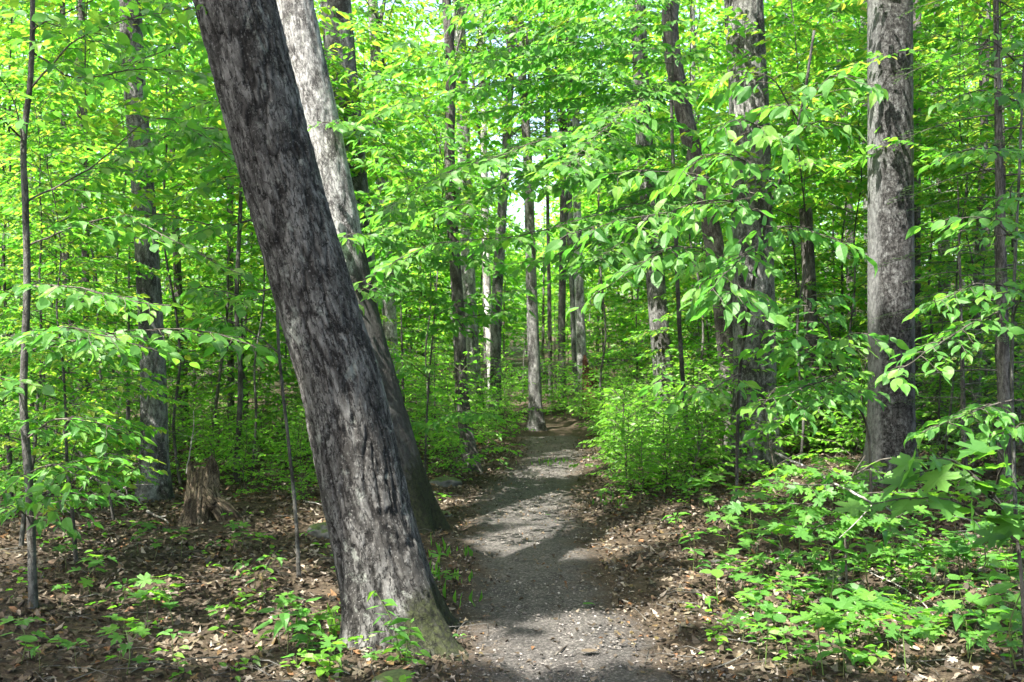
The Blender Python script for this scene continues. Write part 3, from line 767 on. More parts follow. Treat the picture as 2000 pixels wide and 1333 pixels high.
big_tree('leaning_tree', 'thick rough barked tree leaning over beside the trail with a mossy flared base', 'tree',
         (5.5, [(780, 1246, 176), (768, 1200, 170), (745, 1100, 170), (720, 1000, 166), (693, 875, 164), (665, 750, 160), (628, 625, 156), (592, 500, 152), (556, 375, 152), (522, 250, 153), (490, 125, 154), (458, 0, 155), (428, -120, 150)]),
         M['bark_lean'], 11, 200, .015, .0125, 19, .66, .22, ((-1.0, -.4, .6), 4.4, 1.7, 14000), lobes=4, seed=2, squash=.24)
big_tree('inclined_tree', 'pale barked tree tilting close behind the leaning trunk with a mossy foot darkened by painted shade', 'tree',
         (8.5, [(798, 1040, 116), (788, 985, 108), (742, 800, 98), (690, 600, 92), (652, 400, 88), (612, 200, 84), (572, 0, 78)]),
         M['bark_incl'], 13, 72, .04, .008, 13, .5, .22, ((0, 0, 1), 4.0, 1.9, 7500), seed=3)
big_tree('maple_tree', 'grey trunk showing above and behind the two tilted trunks', 'tree',
         (13.0, [(735, 905, 70), (715, 700, 66), (695, 450, 64), (672, 200, 62), (655, 0, 60)]), M['bark_grey'], 13, 40, .08, .01, 11, crown=((0, 0, 1), 3.6, 2.0, 4500), seed=4)
big_tree('maple_tree', 'straight grey trunk lit along one edge standing behind the broken stump', 'tree',
         (10.0, [(303, 972, 54), (302, 850, 52), (298, 700, 49), (290, 550, 46), (278, 350, 44), (262, 150, 43), (254, 0, 42)]), M['bark_grey'], 13, 44, .06, .009, 14, crown=((0, 0, 1), 4.0, 1.9, 5000), seed=5)
big_tree('maple_tree', 'thick grey trunk with a pale vertical scar in the shrubs beside the trail', 'tree',
         (11.4, [(1478, 918, 92), (1476, 840, 86), (1474, 700, 82), (1470, 500, 80), (1464, 250, 78), (1452, 0, 75)]), M['bark_grey'], 14, 64, .05, .012, 12, .65, .24, ((-2, -2, 0), 4.4, 1.9, 9000), seed=6)  # unseen crown shifted towards the sun to add shade
big_tree('beech_tree', 'straight smooth grey trunk with a dark stain down its front near maple leaves', 'tree',
         (9.4, [(1742, 940, 92), (1741, 850, 87), (1740, 600, 86), (1739, 300, 85), (1738, 0, 84)]), M['bark_band'], 14, 72, .05, .004, 14, .5, .22, ((-2.6, -2.6, -1), 4.8, 1.9, 12000), seed=7)  # unseen crown shifted towards the sun to keep this trunk shaded
big_tree('dark_tree', 'slim dark trunk bending like a bow behind hanging leaves', 'tree',
         (13.2, [(1440, 870, 46), (1425, 720, 42), (1412, 600, 40), (1395, 480, 38), (1372, 370, 36), (1345, 260, 35), (1325, 170, 34), (1310, 80, 33), (1308, 0, 32)]), M['bark_brown'], 12, 28, .09, .005, 12, crown=((0, 0, .5), 2.8, 1.5, 2500), seed=8)
big_tree('dark_tree', 'slim dark brown trunk standing beside the trail bend with a thin stem against it', 'tree',
         (12.3, [(928, 915, 34), (912, 850, 28), (902, 760, 26), (895, 600, 24), (884, 450, 22), (878, 300, 21), (880, 150, 20), (872, 0, 18)]), M['bark_brown'], 11, 26, .08, .006, 12, crown=((0, 0, 0), 2.6, 1.6, 2200), seed=9)
G_C = 'tall trunks standing where the trail ends'
big_tree('maple_tree', 'stout mottled grey trunk behind the slim dark trunk, first of those past the trail bend', 'tree',
         (21.0, [(933, 815, 36), (925, 740, 31), (917, 600, 28), (910, 400, 26), (903, 200, 25), (895, 0, 24)]), M['bark_pale'], 14, 24, .15, .006, 12, tall=(0, 6.4, .9), group=G_C, seed=10)
big_tree('birch_tree', 'bright white trunk glowing in the sun where the trail ends', 'tree',
         (23.0, [(962, 800, 15), (958, 700, 15), (953, 600, 14), (948, 400, 13), (944, 200, 12)]), M['bark_birch'], 10, 16, .2, .002, 12, tall=(1, 7, .6), group=G_C, seed=11)
big_tree('maple_tree', 'grey trunk in front of the bright white trunk where the trail ends', 'tree',
         (20.6, [(968, 818, 26), (968, 740, 22), (970, 600, 21), (978, 450, 20), (988, 300, 18), (998, 100, 17), (1004, 0, 16)]), M['bark_grey'], 13, 20, .15, .004, 12, tall=(2, 6.2, .85), group=G_C, seed=12)
big_tree('maple_tree', 'slightly curved grey trunk with its root foot beside the end of the trail', 'tree',
         (18.6, [(1050, 836, 30), (1046, 790, 26), (1042, 680, 24), (1038, 560, 22), (1035, 450, 20), (1030, 300, 18), (1020, 150, 17), (1012, 0, 16)]), M['bark_grey'], 13, 22, .12, .005, 12, tall=(0, 5.6, .8), group=G_C, seed=13)
big_tree('maple_tree', 'slim straight brown trunk between the curved grey trunk and the twin trunks', 'tree',
         (23.0, [(1098, 800, 16), (1097, 650, 15), (1099, 500, 14), (1100, 300, 13), (1096, 0, 12)]), M['bark_brown'], 13, 14, .2, .003, 12, tall=(1, 7, .8), group=G_C, seed=14)
big_tree('maple_tree', 'pale grey trunk just before the reddish broken snag', 'tree',
         (21.5, [(1142, 812, 24), (1136, 700, 20), (1131, 560, 18), (1127, 400, 16), (1124, 200, 15), (1120, 0, 14)]), M['bark_pale'], 14, 18, .15, .003, 12, tall=(2, 6.4, .85), group=G_C, seed=15)
big_tree('maple_tree', 'thin grey twin stem pressed against the pale trunk by the snag', 'tree',
         (21.9, [(1130, 808, 12), (1122, 700, 11), (1117, 560, 10), (1114, 400, 9)]), M['bark_grey'], 9, 12, .2, .002, 12, tall=(1, 6.0, .5), group=G_C, seed=16)
big_tree('maple_tree', 'grey trunk half hidden by bright shrubs with a dark streak', 'tree',
         (16.0, [(1303, 850, 44), (1296, 740, 40), (1286, 620, 38), (1276, 500, 36), (1264, 350, 34), (1254, 200, 32), (1246, 0, 30)]), M['bark_grey'], 14, 32, .1, .007, 12, crown=((0, 0, 1), 3.0, 1.8, 2200), seed=17)
big_tree('maple_tree', 'twin grey trunk seen in a leaf gap between inclined tree and slim dark trunk', 'tree',
         (18.5, [(770, 840, 30), (762, 650, 28), (750, 450, 26), (744, 300, 24), (736, 150, 22), (728, 0, 20)]), M['bark_pale'], 14, 20, .15, .005, 12, tall=(0, 5.6, .9), seed=18)
for k, (lab, Yd, ln_, mt) in enumerate((
        ('thin dark trunk between two saplings and the left edge shrubs', 12.5, [(133, 960, 15), (130, 800, 14), (128, 600, 13), (125, 300, 12), (122, 0, 11)], 'bark_brown'),
        ('thin brown trunk beside the tangle of dead twigs', 12.0, [(176, 985, 19), (172, 850, 17), (168, 650, 15), (166, 300, 13), (160, 50, 12)], 'bark_brown'),
        ('slim dark trunk showing in leaves beside the leaning trunk', 15.5, [(452, 870, 14), (450, 600, 13), (449, 400, 12), (446, 100, 11)], 'bark_brown'),
        ('thin crooked brown stem behind the broken stump', 11.2, [(470, 1000, 13), (462, 930, 12), (466, 850, 11), (470, 730, 10), (462, 600, 9), (470, 400, 8)], 'bark_sap'),
        ('short dark trunk beside the thick grey trunk with the pale scar', 13.0, [(1590, 885, 36), (1590, 800, 33), (1588, 720, 31), (1584, 640, 27)], 'bark_brown'),
        ('dark narrow trunk peeking out from behind the stained grey trunk', 12.5, [(1792, 860, 22), (1790, 700, 20), (1788, 500, 19), (1790, 200, 17)], 'bark_brown'),
        ('slim grey trunk among dark hemlock boughs', 14.0, [(1935, 800, 19), (1928, 650, 17), (1926, 450, 15), (1920, 200, 14), (1915, 0, 13)], 'bark_sap'),
        ('slender grey trunk behind the hemlocks with leaning top', 19.0, [(1850, 790, 15), (1848, 500, 14), (1838, 200, 12), (1830, 50, 11)], 'bark_sap'),
        ('pale trunk touching the edge of the stained grey trunk', 17.0, [(1700, 820, 18), (1696, 500, 16), (1690, 250, 15), (1688, 100, 14)], 'bark_pale'),
        ('brown trunk in bright leaves between the scarred and stained trunks', 20.0, [(1665, 800, 19), (1660, 500, 17), (1650, 250, 15), (1636, 60, 14)], 'bark_brown'),
        ('thin pale trunk high up beside the bowed dark trunk', 22.0, [(1362, 790, 14), (1358, 500, 13), (1354, 250, 12), (1352, 40, 11)], 'bark_pale'),
        ('very thin dark pole between the curved trunk and slim brown trunk', 24.0, [(1076, 790, 8), (1073, 600, 8), (1070, 420, 7)], 'bark_brown'),
        ('dark pole rising behind the pale trunk by the snag', 24.5, [(1128, 790, 9), (1118, 600, 9), (1110, 450, 8)], 'bark_brown'),
        ('dark slim pole just behind the bright white trunk', 24.0, [(951, 800, 9), (947, 600, 8), (943, 400, 7)], 'bark_brown'),
        ('thin brown trunk high in the corner leaves', 16.0, [(160, 850, 12), (158, 500, 12), (156, 200, 11), (162, 40, 10)], 'bark_brown'),
        ('slender dark stem rising between hemlock and stained grey trunk', 21.0, [(1985, 780, 14), (1978, 500, 13), (1975, 200, 12)], 'bark_brown'))):
    big_tree('slim_tree', lab, 'tree', (Yd, ln_), M[mt], 2.6 if lab.startswith('short') else 11, 14, .2, .003, 12, tall=(k, U(5, 7), U(.5, .75)) if Yd > 15 else None, crown=((0, 0, 0), 2.2, 1.4, 900) if Yd <= 15 and not lab.startswith('short') else None, seed=20 + k)
# unseen trees added outside the frame so their crowns shade the trail
for k, (x, y) in enumerate(((-8.6, 3.6), (-5.6, -1.6), (-10.2, 9.5), (-1.6, -3.4), (4.2, -.8), (-4.6, 1.9), (8.2, 2.5), (-1.9, .5))):
    px = CX
    Yd = 10.0
    base = np.array([x, y, float(ground(x, y))]); pts = [base - np.array([0, 0, .1])] + [base + np.array([.1 * h, .05 * h, h * 2.6]) for h in range(1, 5)]
    o = thing('maple_tree', ('unseen tall grey maple added beyond the picture edge to shade the litter', 'unseen tall maple added before the trail to shade its near end', 'unseen tall maple added past the picture edge for its shade',
                             'unseen tall maple added behind the viewer for its shade', 'unseen tall maple added past the bottom corner to shade the seedlings', 'unseen tall maple added outside the picture to shade the leaning trunk', 'unseen tall maple added past the hemlock edge for its shade', 'unseen tall maple added close beside the viewer to shade the path')[k], 'tree', base)
    link_mesh('trunk', trunk_mesh('trunk', pts, [.2, .18, .16, .13, .1], 20, .2, .01, 10, .4, .25, 5, base, 50 + k), M['bark_grey'], o)
    link_mesh('crown', leaf_mesh('crown', canopy_leaves(pts[-1] + np.array([0, 0, .5]), 4.6, 1.8, 11000), RHOMB, base), M['canopy'], o)

# the reddish snag at the end of the trail
def snag(name, label, cat, p, r, h, mat, seed, spikes, slump=0, hole=.55):
    """A broken-off stump: fibrous wall with a jagged rim round a rotted hollow."""
    o = thing(name, label, cat, p)
    n = 64; th = np.arange(n) / n * 2 * math.pi
    rim = h * (.55 + .45 * spikes(th)) + h * .10 * (fbm(np.stack([np.cos(th) * 4, np.sin(th) * 4, np.full(n, seed)], -1), 3) - .5) + .022 * h * rng.normal(0, 1, n)
    rows = 16; V = []; B = []
    for i in range(rows + 1):
        f = i / rows; z = -.08 + (rim + .08) * f
        rr = r * (1 + .25 * np.exp(-z / .12) * (1 + .5 * np.cos(4 * th + seed)) - .12 * f) * (1 + .22 * (fbm(np.stack([np.cos(th) * 3, np.sin(th) * 3, z * .8 + seed], -1), 4) - .5)) + r * .05 * np.cos(th * 17 + 3 * fbm(np.stack([np.cos(th), np.sin(th), z * 3], -1), 2) * 6)
        V.append(np.stack([np.cos(th) * rr + slump * z * .2, np.sin(th) * rr, z], -1)); B.append(np.stack([np.cos(th) * r, np.sin(th) * r, z], -1))
    for i in range(5):
        f = 1 - (i + 1) / 5 * .8; z = rim * f; rr = r * hole * (.9 - .1 * i)
        V.append(np.stack([np.cos(th) * rr + slump * z * .2, np.sin(th) * rr, z], -1)); B.append(np.stack([np.cos(th) * r, np.sin(th) * r, z + 3], -1))
    R = len(V); V = np.array(V).reshape(-1, 3)
    i = np.arange(R - 1)[:, None] * n; j = np.arange(n)[None]
    q = np.stack([i + j, i + (j + 1) % n, i + n + (j + 1) % n, i + n + j], -1).reshape(-1, 4)
    link_mesh('shell', mesh_from('shell', V, [q, np.array([[(R - 1) * n + k for k in range(n)]])], False, {'bco': np.array(B).reshape(-1, 3)}), mat, o)
    return o
pk = lambda a, w: (lambda th: np.exp(-((np.angle(np.exp(1j * (th - a)))) / w) ** 2))
g = W(1152, 830, 21.0); g[2] = float(ground(g[0], g[1]))
snag('snag', 'reddish brown broken snag beside the pale trunk where the trail ends', 'tree snag', g, .17, 1.25, M['redwood'], 3, lambda th: .4 + .6 * pk(2.6, .9)(th))
g = G(393, 1018)
st = snag('tree_stump', 'rotten brown broken stump with a jagged top in the leaf litter', 'tree stump', g, .15, .60, M['rotten'], 5, lambda th: .42 + .22 * pk(-2.6, .9)(th) + .55 * pk(-.7, .5)(th) + .07 * np.sin(th * 7), .25)
Rt = []
for k in range(3):
    a = -.9 + .22 * k; e = np.array([.26 + .07 * k, -.25 + .11 * k, -.03])
    Rt.append((smooth_line([np.array([.06, -.05, .30 - .03 * k]), np.array([.18 + .03 * k, -.14 + .03 * k, .13]), e * np.array([1, .6, 1])], .05), .085, .03))
link_mesh('root', tubes_mesh('root', Rt, 10), M['rotten'], st)

# ------------------------------------------------------------------ near saplings: every leaf large enough is a part
def leaf_set(name, tmpl, mat):
    ms = [single(name, tmpl, z, c, b) for z, c, b in ((1.0, 1, .05), (1.7, .92, -.06), (.4, 1.08, .02), (2.3, .85, .1))]
    for m_ in ms: m_.materials.append(mat)
    return ms
LEAFSETS = {'beech': (leaf_set('leaf', OVATE_FINE, M['beech_near']), OVATE_FINE, 'beech_near'),
            'maple': (leaf_set('leaf', MAPLE, M['maple']), MAPLE, 'maple'),
            'lance': (leaf_set('leaf', LANCE, M['maple']), LANCE, 'maple'),
            'bush': (leaf_set('leaf', OVATE_FINE, M['bush']), OVATE_FINE, 'bush')}

def hang_leaves(o, base, arr, kind, limit=300):
    ms, tmpl, mn = LEAFSETS[kind]
    p, d, n, l = arr
    if len(p) == 0: return
    vis = (np.abs(p[:, 0]) < p[:, 1] * .535) & (np.abs(p[:, 2] - CZ) < p[:, 1] * .36) & (p[:, 1] > .5)
    score = np.where(vis, l / np.maximum(p[:, 1], .3), 0)
    ids = np.argsort(-score)[:limit]; ids = ids[score[ids] > 0]
    for i in ids:
        q = bpy.data.objects.new('leaf', ms[int(rng.integers(4))]); C.objects.link(q); q.parent = o
        place(q, p[i] - base, d[i], n[i], l[i])
    rest = np.setdiff1d(np.arange(len(p)), ids)
    if len(rest):
        f = link_mesh('foliage', leaf_mesh('foliage', tuple(a[rest] for a in arr), tmpl if kind != 'maple' else MAPLE_LOW, base), M[mn], o)
        f['kind'] = 'stuff'

def sapling(name, label, cat, stem, r, branches, leaf, kind='beech', bark='bark_sap', group=None, on_ground=True, twig=.42, gap=.068, droop=.5, nside=10, stem_name='trunk', limit=300, fill=1.0):
    """stem and branches: lists of (px, py, distance)."""
    S = np.array([W(*s) for s in stem]); base = S[0].copy()
    if on_ground:
        base[2] = float(ground(base[0], base[1])); S[0][2] = base[2] - .06
    o = thing(name, label, cat, base, group)
    link_mesh(stem_name, trunk_mesh(stem_name, S, list(np.linspace(r, r * .5, len(S))), nside, .08, .0015, 14, .25, .12, 3, base, len(label)), M[bark], o)
    L = Leaves()
    for br in branches:
        T = []
        tw = twig
        if isinstance(br[-1], float): tw, br = br[-1], br[:-1]
        spray(L, T, [W(*b) for b in br], leaf, tw, gap, droop, .007, .12, .07, fill=fill)
        link_mesh('branch', tubes_mesh('branch', T, 5, base), M['bark_twig'], o)
    hang_leaves(o, base, L.arrays(), kind, limit)
    return o

sapling('beech_sapling', 'slender beech sapling forking above pale sunlit leaves near the left edge', 'sapling',
        [(65, 1192, 5.9), (60, 1000, 5.9), (50, 850, 5.9), (46, 760, 5.9), (53, 560, 5.9), (50, 400, 5.9), (46, 280, 5.9), (60, 150, 5.9), (64, 0, 5.9), (62, -150, 5.9)], .027,
        [[(46, 285, 5.9), (20, 190, 5.8), (-15, 130, 5.7)], [(46, 270, 5.9), (10, 235, 5.7), (-30, 225, 5.5)],
         [(58, 175, 5.9), (140, 90, 5.8), (250, 40, 5.6), (390, 15, 5.5)], [(60, 100, 5.9), (150, 155, 6.0), (280, 142, 6.2), (430, 152, 6.3)],
         [(50, 395, 5.9), (180, 330, 6.2), (320, 230, 6.3), (470, 320, 6.4)], [(52, 480, 5.9), (150, 440, 5.9), (240, 430, 5.9), (330, 470, 5.8), (470, 545, 5.7)],
         [(53, 560, 5.9), (130, 560, 5.5), (230, 585, 5.3), (330, 600, 5.2)], [(50, 660, 5.9), (110, 650, 5.2), (200, 670, 4.9), (300, 700, 4.8)],
         [(48, 690, 5.9), (170, 665, 5.5), (330, 650, 5.3), (430, 668, 5.2), (505, 688, 5.15)],
         [(47, 780, 5.9), (10, 745, 5.8), (-30, 735, 5.6)], [(50, 860, 5.9), (110, 820, 5.8), (190, 830, 5.7), (250, 850, 5.6)],
         [(54, 930, 5.9), (110, 910, 5.8), (150, 930, 5.6)], [(58, 1010, 5.9), (20, 990, 5.7), (-20, 1010, 5.6)], [(60, 60, 5.9), (130, 20, 5.7), (230, -20, 5.6)],
         [(55, 1000, 5.9), (100, 960, 5.7), (130, 1010, 5.5)]], .102, fill=.78, droop=.42)
sapling('beech_sapling', 'thin straight sapling in front of the leaning trunk edge', 'sapling',
        [(585, 1140, 6.7), (577, 1000, 6.7), (562, 850, 6.7), (545, 690, 6.7), (540, 560, 6.8), (530, 380, 6.9), (520, 200, 7.0), (515, 0, 7.1)], .014,
        [[(545, 690, 6.7), (480, 640, 6.6), (420, 620, 6.5)], [(540, 560, 6.8), (470, 580, 6.6), (390, 560, 6.5)], [(532, 400, 6.9), (460, 350, 6.8), (380, 380, 6.7)], [(522, 250, 7.0), (440, 200, 6.9), (340, 230, 6.8)], [(525, 320, 7.0), (430, 290, 6.9), (330, 320, 6.8)], [(518, 120, 7.1), (400, 80, 7), (290, 110, 6.9), (200, 150, 6.8), .5], [(516, 60, 7.1), (400, 20, 7), (300, 0, 6.9), .5], [(525, 280, 7), (400, 250, 6.8), (280, 290, 6.6), (180, 360, 6.5), .5], [(532, 420, 6.9), (420, 440, 6.8), (300, 420, 6.7), (220, 470, 6.6), .5]], .112)
sapling('beech_sapling', 'leafy beech whose long thin bough reaches across the trail from the bowed trunk', 'sapling',
        [(1352, 925, 11.6), (1338, 800, 11.5), (1326, 620, 11.3), (1318, 400, 11.2), (1312, 240, 11.1), (1312, 100, 11), (1306, -60, 11)], .03,
        [[(1312, 125, 11), (1200, 122, 10.3), (1060, 117, 9.6), (950, 126, 9), (800, 142, 8.5), .6],
         [(1316, 230, 11), (1200, 245, 9.6), (1090, 262, 8.8), (1010, 290, 8), (900, 320, 7.4), (820, 350, 7.1), (735, 400, 6.9), .55],
         [(1318, 375, 11.1), (1250, 400, 9.6), (1120, 435, 8.6), (990, 465, 8.0), (870, 478, 7.6), (760, 520, 7.3), .55],
         [(1310, 60, 11), (1200, 40, 10), (1060, 50, 9.4), (950, 30, 9), .6], [(1314, 180, 11), (1180, 190, 10), (1060, 200, 9.4), (940, 220, 9), .6],
         [(1310, 20, 11), (1150, -10, 9.6), (1000, 5, 9), (860, 20, 8.6), .6], [(1322, 480, 11.2), (1200, 500, 10), (1100, 540, 9.4), .5], [(1320, 330, 11.1), (1180, 330, 10), (1080, 360, 9.4), .5],
         [(1310, 100, 11), (1180, 80, 9.8), (1050, 75, 9.2), (900, 90, 8.6), (790, 60, 8.2), .7], [(1314, 200, 11), (1150, 150, 9.6), (1000, 165, 9), (860, 190, 8.4), (760, 210, 8), .7],
         [(1318, 290, 11.1), (1200, 290, 9.8), (1060, 330, 9), (930, 390, 8.4), (850, 420, 8), .7], [(1320, 420, 11.1), (1230, 450, 9.8), (1110, 500, 9), (1010, 520, 8.6), .6], [(1308, 0, 11), (1180, -30, 9.6), (1040, -20, 8.8), (900, -40, 8.2), .7],
         [(1312, 150, 11), (1260, 190, 9.4), (1180, 260, 8.2), (1120, 320, 7.4), .6], [(1316, 330, 11.1), (1280, 380, 9.8), (1230, 450, 8.8), (1160, 500, 8), .6],
         [(1312, 120, 11), (1390, 90, 10.4), (1430, 40, 10), .4]], .118, limit=300, fill=.95)
sapling('beech_sapling', 'beech sapling with large drooping pale leaves hanging in front of the scarred grey trunk', 'sapling',
        [(1438, 965, 8.3), (1440, 860, 8.2), (1446, 720, 7.8), (1470, 560, 7.0), (1500, 420, 6.4), (1540, 310, 6.0), (1568, 200, 5.8), (1590, 60, 5.7)], .016,
        [[(1500, 420, 6.4), (1400, 395, 5.9), (1290, 415, 5.6), (1170, 440, 5.5), (1110, 465, 5.4)], [(1520, 365, 6.2), (1430, 300, 5.7), (1350, 330, 5.4), (1310, 380, 5.3)],
         [(1562, 235, 5.9), (1500, 150, 5.6), (1430, 135, 5.4)], [(1562, 230, 5.9), (1620, 150, 5.6), (1700, 165, 5.4)], [(1490, 470, 6.6), (1430, 520, 5.8), (1370, 580, 5.4)],
         [(1495, 440, 6.5), (1570, 450, 5.8), (1660, 480, 5.5)], [(1470, 560, 7.0), (1450, 555, 6.0), (1470, 600, 5.5)], [(1475, 540, 7.0), (1330, 480, 6.2), (1230, 520, 5.8), (1170, 560, 5.6)],
         [(1510, 400, 6.3), (1400, 350, 5.9), (1270, 330, 5.7), (1180, 340, 5.6)], [(1550, 280, 6.0), (1450, 240, 5.6), (1390, 270, 5.4)], [(1555, 260, 5.9), (1600, 240, 5.6), (1660, 250, 5.5)],
         [(1448, 730, 7.7), (1390, 760, 7.2), (1300, 740, 6.8)]], .118, droop=.85, twig=.34, gap=.085, fill=.8)
sapling('maple_sapling', 'maple sapling spreading bright leaves between the scarred and stained grey trunks', 'sapling',
        [(1702, 960, 7.6), (1696, 850, 7.4), (1660, 770, 7.0), (1630, 700, 6.7), (1610, 600, 6.6)], .012,
        [[(1660, 770, 7.0), (1590, 700, 6.4), (1500, 680, 6.0)], [(1640, 730, 6.8), (1560, 760, 6.2), (1470, 790, 5.8)], [(1625, 690, 6.7), (1560, 650, 6.2), (1480, 660, 6.0)], [(1650, 760, 6.9), (1600, 780, 6.2), (1520, 830, 5.8)],
         [(1625, 680, 6.7), (1680, 650, 6.2), (1720, 680, 6.0)], [(1615, 640, 6.6), (1580, 580, 6.2), (1640, 570, 6.0)]], .10, 'beech', 'bark_twig', twig=.3)
sapling('beech_sapling', 'beech sapling with flat layered sprays beside the hemlocks at the picture edge', 'sapling',
        [(1988, 1010, 6.1), (1978, 850, 6.1), (1976, 700, 6.1), (1982, 520, 6.1), (1992, 300, 6.2), (2000, 100, 6.2)], .014,
        [[(1978, 600, 6.1), (1900, 640, 5.7), (1820, 690, 5.5), (1740, 745, 5.3)], [(1978, 620, 6.1), (2010, 560, 5.6), (2060, 560, 5.4)], [(1978, 780, 6.1), (1900, 800, 5.7), (1800, 840, 5.5)], [(1980, 560, 6.1), (1900, 560, 5.8), (1800, 600, 5.6)],
         [(1984, 470, 6.1), (1930, 430, 5.7), (1850, 440, 5.6)], [(1986, 400, 6.2), (2010, 380, 5.6), (2060, 420, 5.4)], [(1990, 300, 6.2), (1900, 290, 5.8), (1820, 320, 5.7)], [(1995, 200, 6.2), (1920, 170, 5.8), (1840, 190, 5.7)], [(1978, 860, 6.1), (2010, 830, 5.6), (2050, 870, 5.4)],
         [(1998, 130, 6.2), (1940, 80, 5.8), (1880, 60, 5.7)]], .095, twig=.3)
sapling('maple_sapling', 'big leaved maple sapling reaching over the seedlings near the right edge', 'sapling',
        [(2010, 1200, 4.0), (1990, 1080, 3.95), (1950, 980, 3.85), (1900, 930, 3.8)], .009,
        [[(1985, 1060, 3.95), (1900, 1000, 3.8), (1800, 975, 3.75), (1690, 990, 3.7)], [(1940, 970, 3.85), (1960, 900, 3.7), (1940, 870, 3.65)], [(1960, 1000, 3.9), (1860, 920, 3.8), (1790, 930, 3.75)], [(1980, 1040, 3.9), (2010, 1000, 3.7), (2040, 980, 3.6)], [(1940, 965, 3.85), (1870, 900, 3.75), (1800, 900, 3.7)]],
        .132, 'maple', 'bark_twig', twig=.12, gap=.06, droop=.5)
sapling('maple_sapling', 'low maple sapling with level leaf layers at the foot of the stained grey trunk', 'sapling',
        [(1655, 1075, 6.0), (1650, 1000, 5.9), (1660, 940, 5.85), (1690, 890, 5.8)], .008,
        [[(1660, 950, 5.85), (1610, 920, 5.7), (1560, 920, 5.6)], [(1652, 1000, 5.9), (1560, 985, 5.6), (1440, 985, 5.4)], [(1670, 925, 5.85), (1720, 895, 5.7), (1780, 890, 5.6)], [(1655, 970, 5.9), (1720, 960, 5.6), (1790, 960, 5.5)], [(1652, 1010, 5.9), (1590, 1030, 5.6), (1520, 1020, 5.4)], [(1660, 950, 5.9), (1560, 950, 5.6), (1490, 940, 5.5)], [(1655, 990, 5.9), (1730, 1010, 5.5), (1780, 990, 5.4)]],
        .085, 'maple', 'bark_twig', twig=.22, gap=.07, droop=.4)
sapling('beech_sapling', 'wispy sapling leaning beside the slim dark trunk at the trail edge', 'sapling',
        [(830, 955, 11.0), (832, 850, 11), (838, 740, 11), (850, 600, 11), (860, 450, 11)], .014,
        [[(838, 740, 11), (780, 700, 10.5), (730, 720, 10.2)], [(845, 650, 11), (900, 620, 10.5), (1000, 600, 10)], [(850, 600, 11), (800, 560, 10.5), (740, 570, 10)], [(855, 520, 11), (920, 500, 10.3), (990, 530, 10)], [(832, 850, 11), (880, 810, 10.6), (940, 810, 10.2)], [(833, 830, 11), (780, 810, 10.5), (720, 760, 10)], [(848, 620, 11), (940, 570, 10), (1020, 560, 9.6)], [(858, 470, 11), (800, 440, 10.4), (740, 460, 10)], [(858, 460, 11), (930, 420, 10.4), (1000, 440, 10)], [(860, 450, 11), (790, 330, 10), (700, 250, 9), (620, 230, 8), .5], [(855, 520, 11), (760, 470, 9.6), (690, 450, 8.2), (640, 480, 7.9), .5], [(850, 600, 11), (770, 540, 9.6), (700, 570, 8.2), (670, 600, 7.9), .45], [(860, 440, 11), (860, 300, 10), (800, 200, 9), (720, 150, 8.4), .55], [(860, 440, 11), (920, 330, 10), (980, 300, 9.4), .5], [(856, 500, 11), (780, 440, 9.8), (720, 380, 9), .5]], .112)

# ------------------------------------------------------------------ understory repeats
ANCH = [(300, 'the stump trunk'), (560, 'the leaning trunk'), (760, 'the inclined pale trunk'), (905, 'the slim dark trunk'), (1060, 'the trail end'), (1290, 'the shrub hidden trunk'), (1470, 'the scarred grey trunk'), (1740, 'the stained grey trunk'), (1930, 'the hemlock boughs'), (80, 'the forked sapling')]
def anchor(px): return min(ANCH, key=lambda a: abs(a[0] - px))[1]
def auto(variants, name, cat, look, px, Y, sc, k, tilt=.03):
    x = (px - CX) / FPX * Y
    where = 'near' if Y < 9.5 else ('close behind' if Y < 13 else ('well behind' if Y < 17 else ('deep behind' if Y < 21 else 'far behind')))
    ax = min(ANCH, key=lambda a: abs(a[0] - px))[0]
    lab = f'{look} {where} and {"left" if px < ax else "right"} of {anchor(px)}'
    return put(variants, k, name, lab, cat, x, Y, sc, U(0, 6.28), lab, tilt)

beech_spots = [(150, 7.0, .62), (40, 7.6, .62), (95, 9.0, .7), (20, 9.8, .95), (410, 13.5, .9), (110, 12.5, 1.1), (360, 15.5, 1.1), (560, 14.5, 1.0), (-20, 13, 1.2), (480, 18, 1.3), (215, 17, 1.3), (60, 18, 1.5), (380, 21, 1.5), (640, 19, 1.2), (300, 25, 1.7), (120, 25, 1.8), (520, 24, 1.6),
               (690, 14.5, .6), (720, 20, 1.0), (640, 16, .8), (820, 23, .9), (790, 26, 1.3), (680, 26, 1.5), (870, 29, 1.2), (980, 33, .8), (1110, 33, .8), (1190, 27, 1.1), (930, 36, 1.5),
               (1240, 22, 1.0), (1340, 19, 1.0), (1390, 22, 1.3), (1400, 16, .8), (1570, 13.5, .8), (1640, 14.5, .9), (1560, 18, 1.2), (1610, 23, 1.6), (1480, 23, 1.5), (1720, 22, 1.5), (1840, 12.5, .8), (1930, 10.5, .7), (1990, 13.5, .9), (1870, 18, 1.2), (1960, 20, 1.4), (2050, 16, 1.2), (1800, 24, 1.6), (1340, 26, 1.5), (1430, 28, 1.7), (1640, 29, 1.9), (1880, 28, 1.9), (2060, 9.5, .8), (1270, 27, 1.5), (1220, 32, 1.8)]
for k, (px, Y, sc) in enumerate(beech_spots):
    auto(BEECH, 'young_beech', 'young tree', ('low' if sc < .85 else ('tall' if sc > 1.35 else 'young')) + ' layered green beech', px, Y, sc * U(.92, 1.1), int(rng.integers(6)))
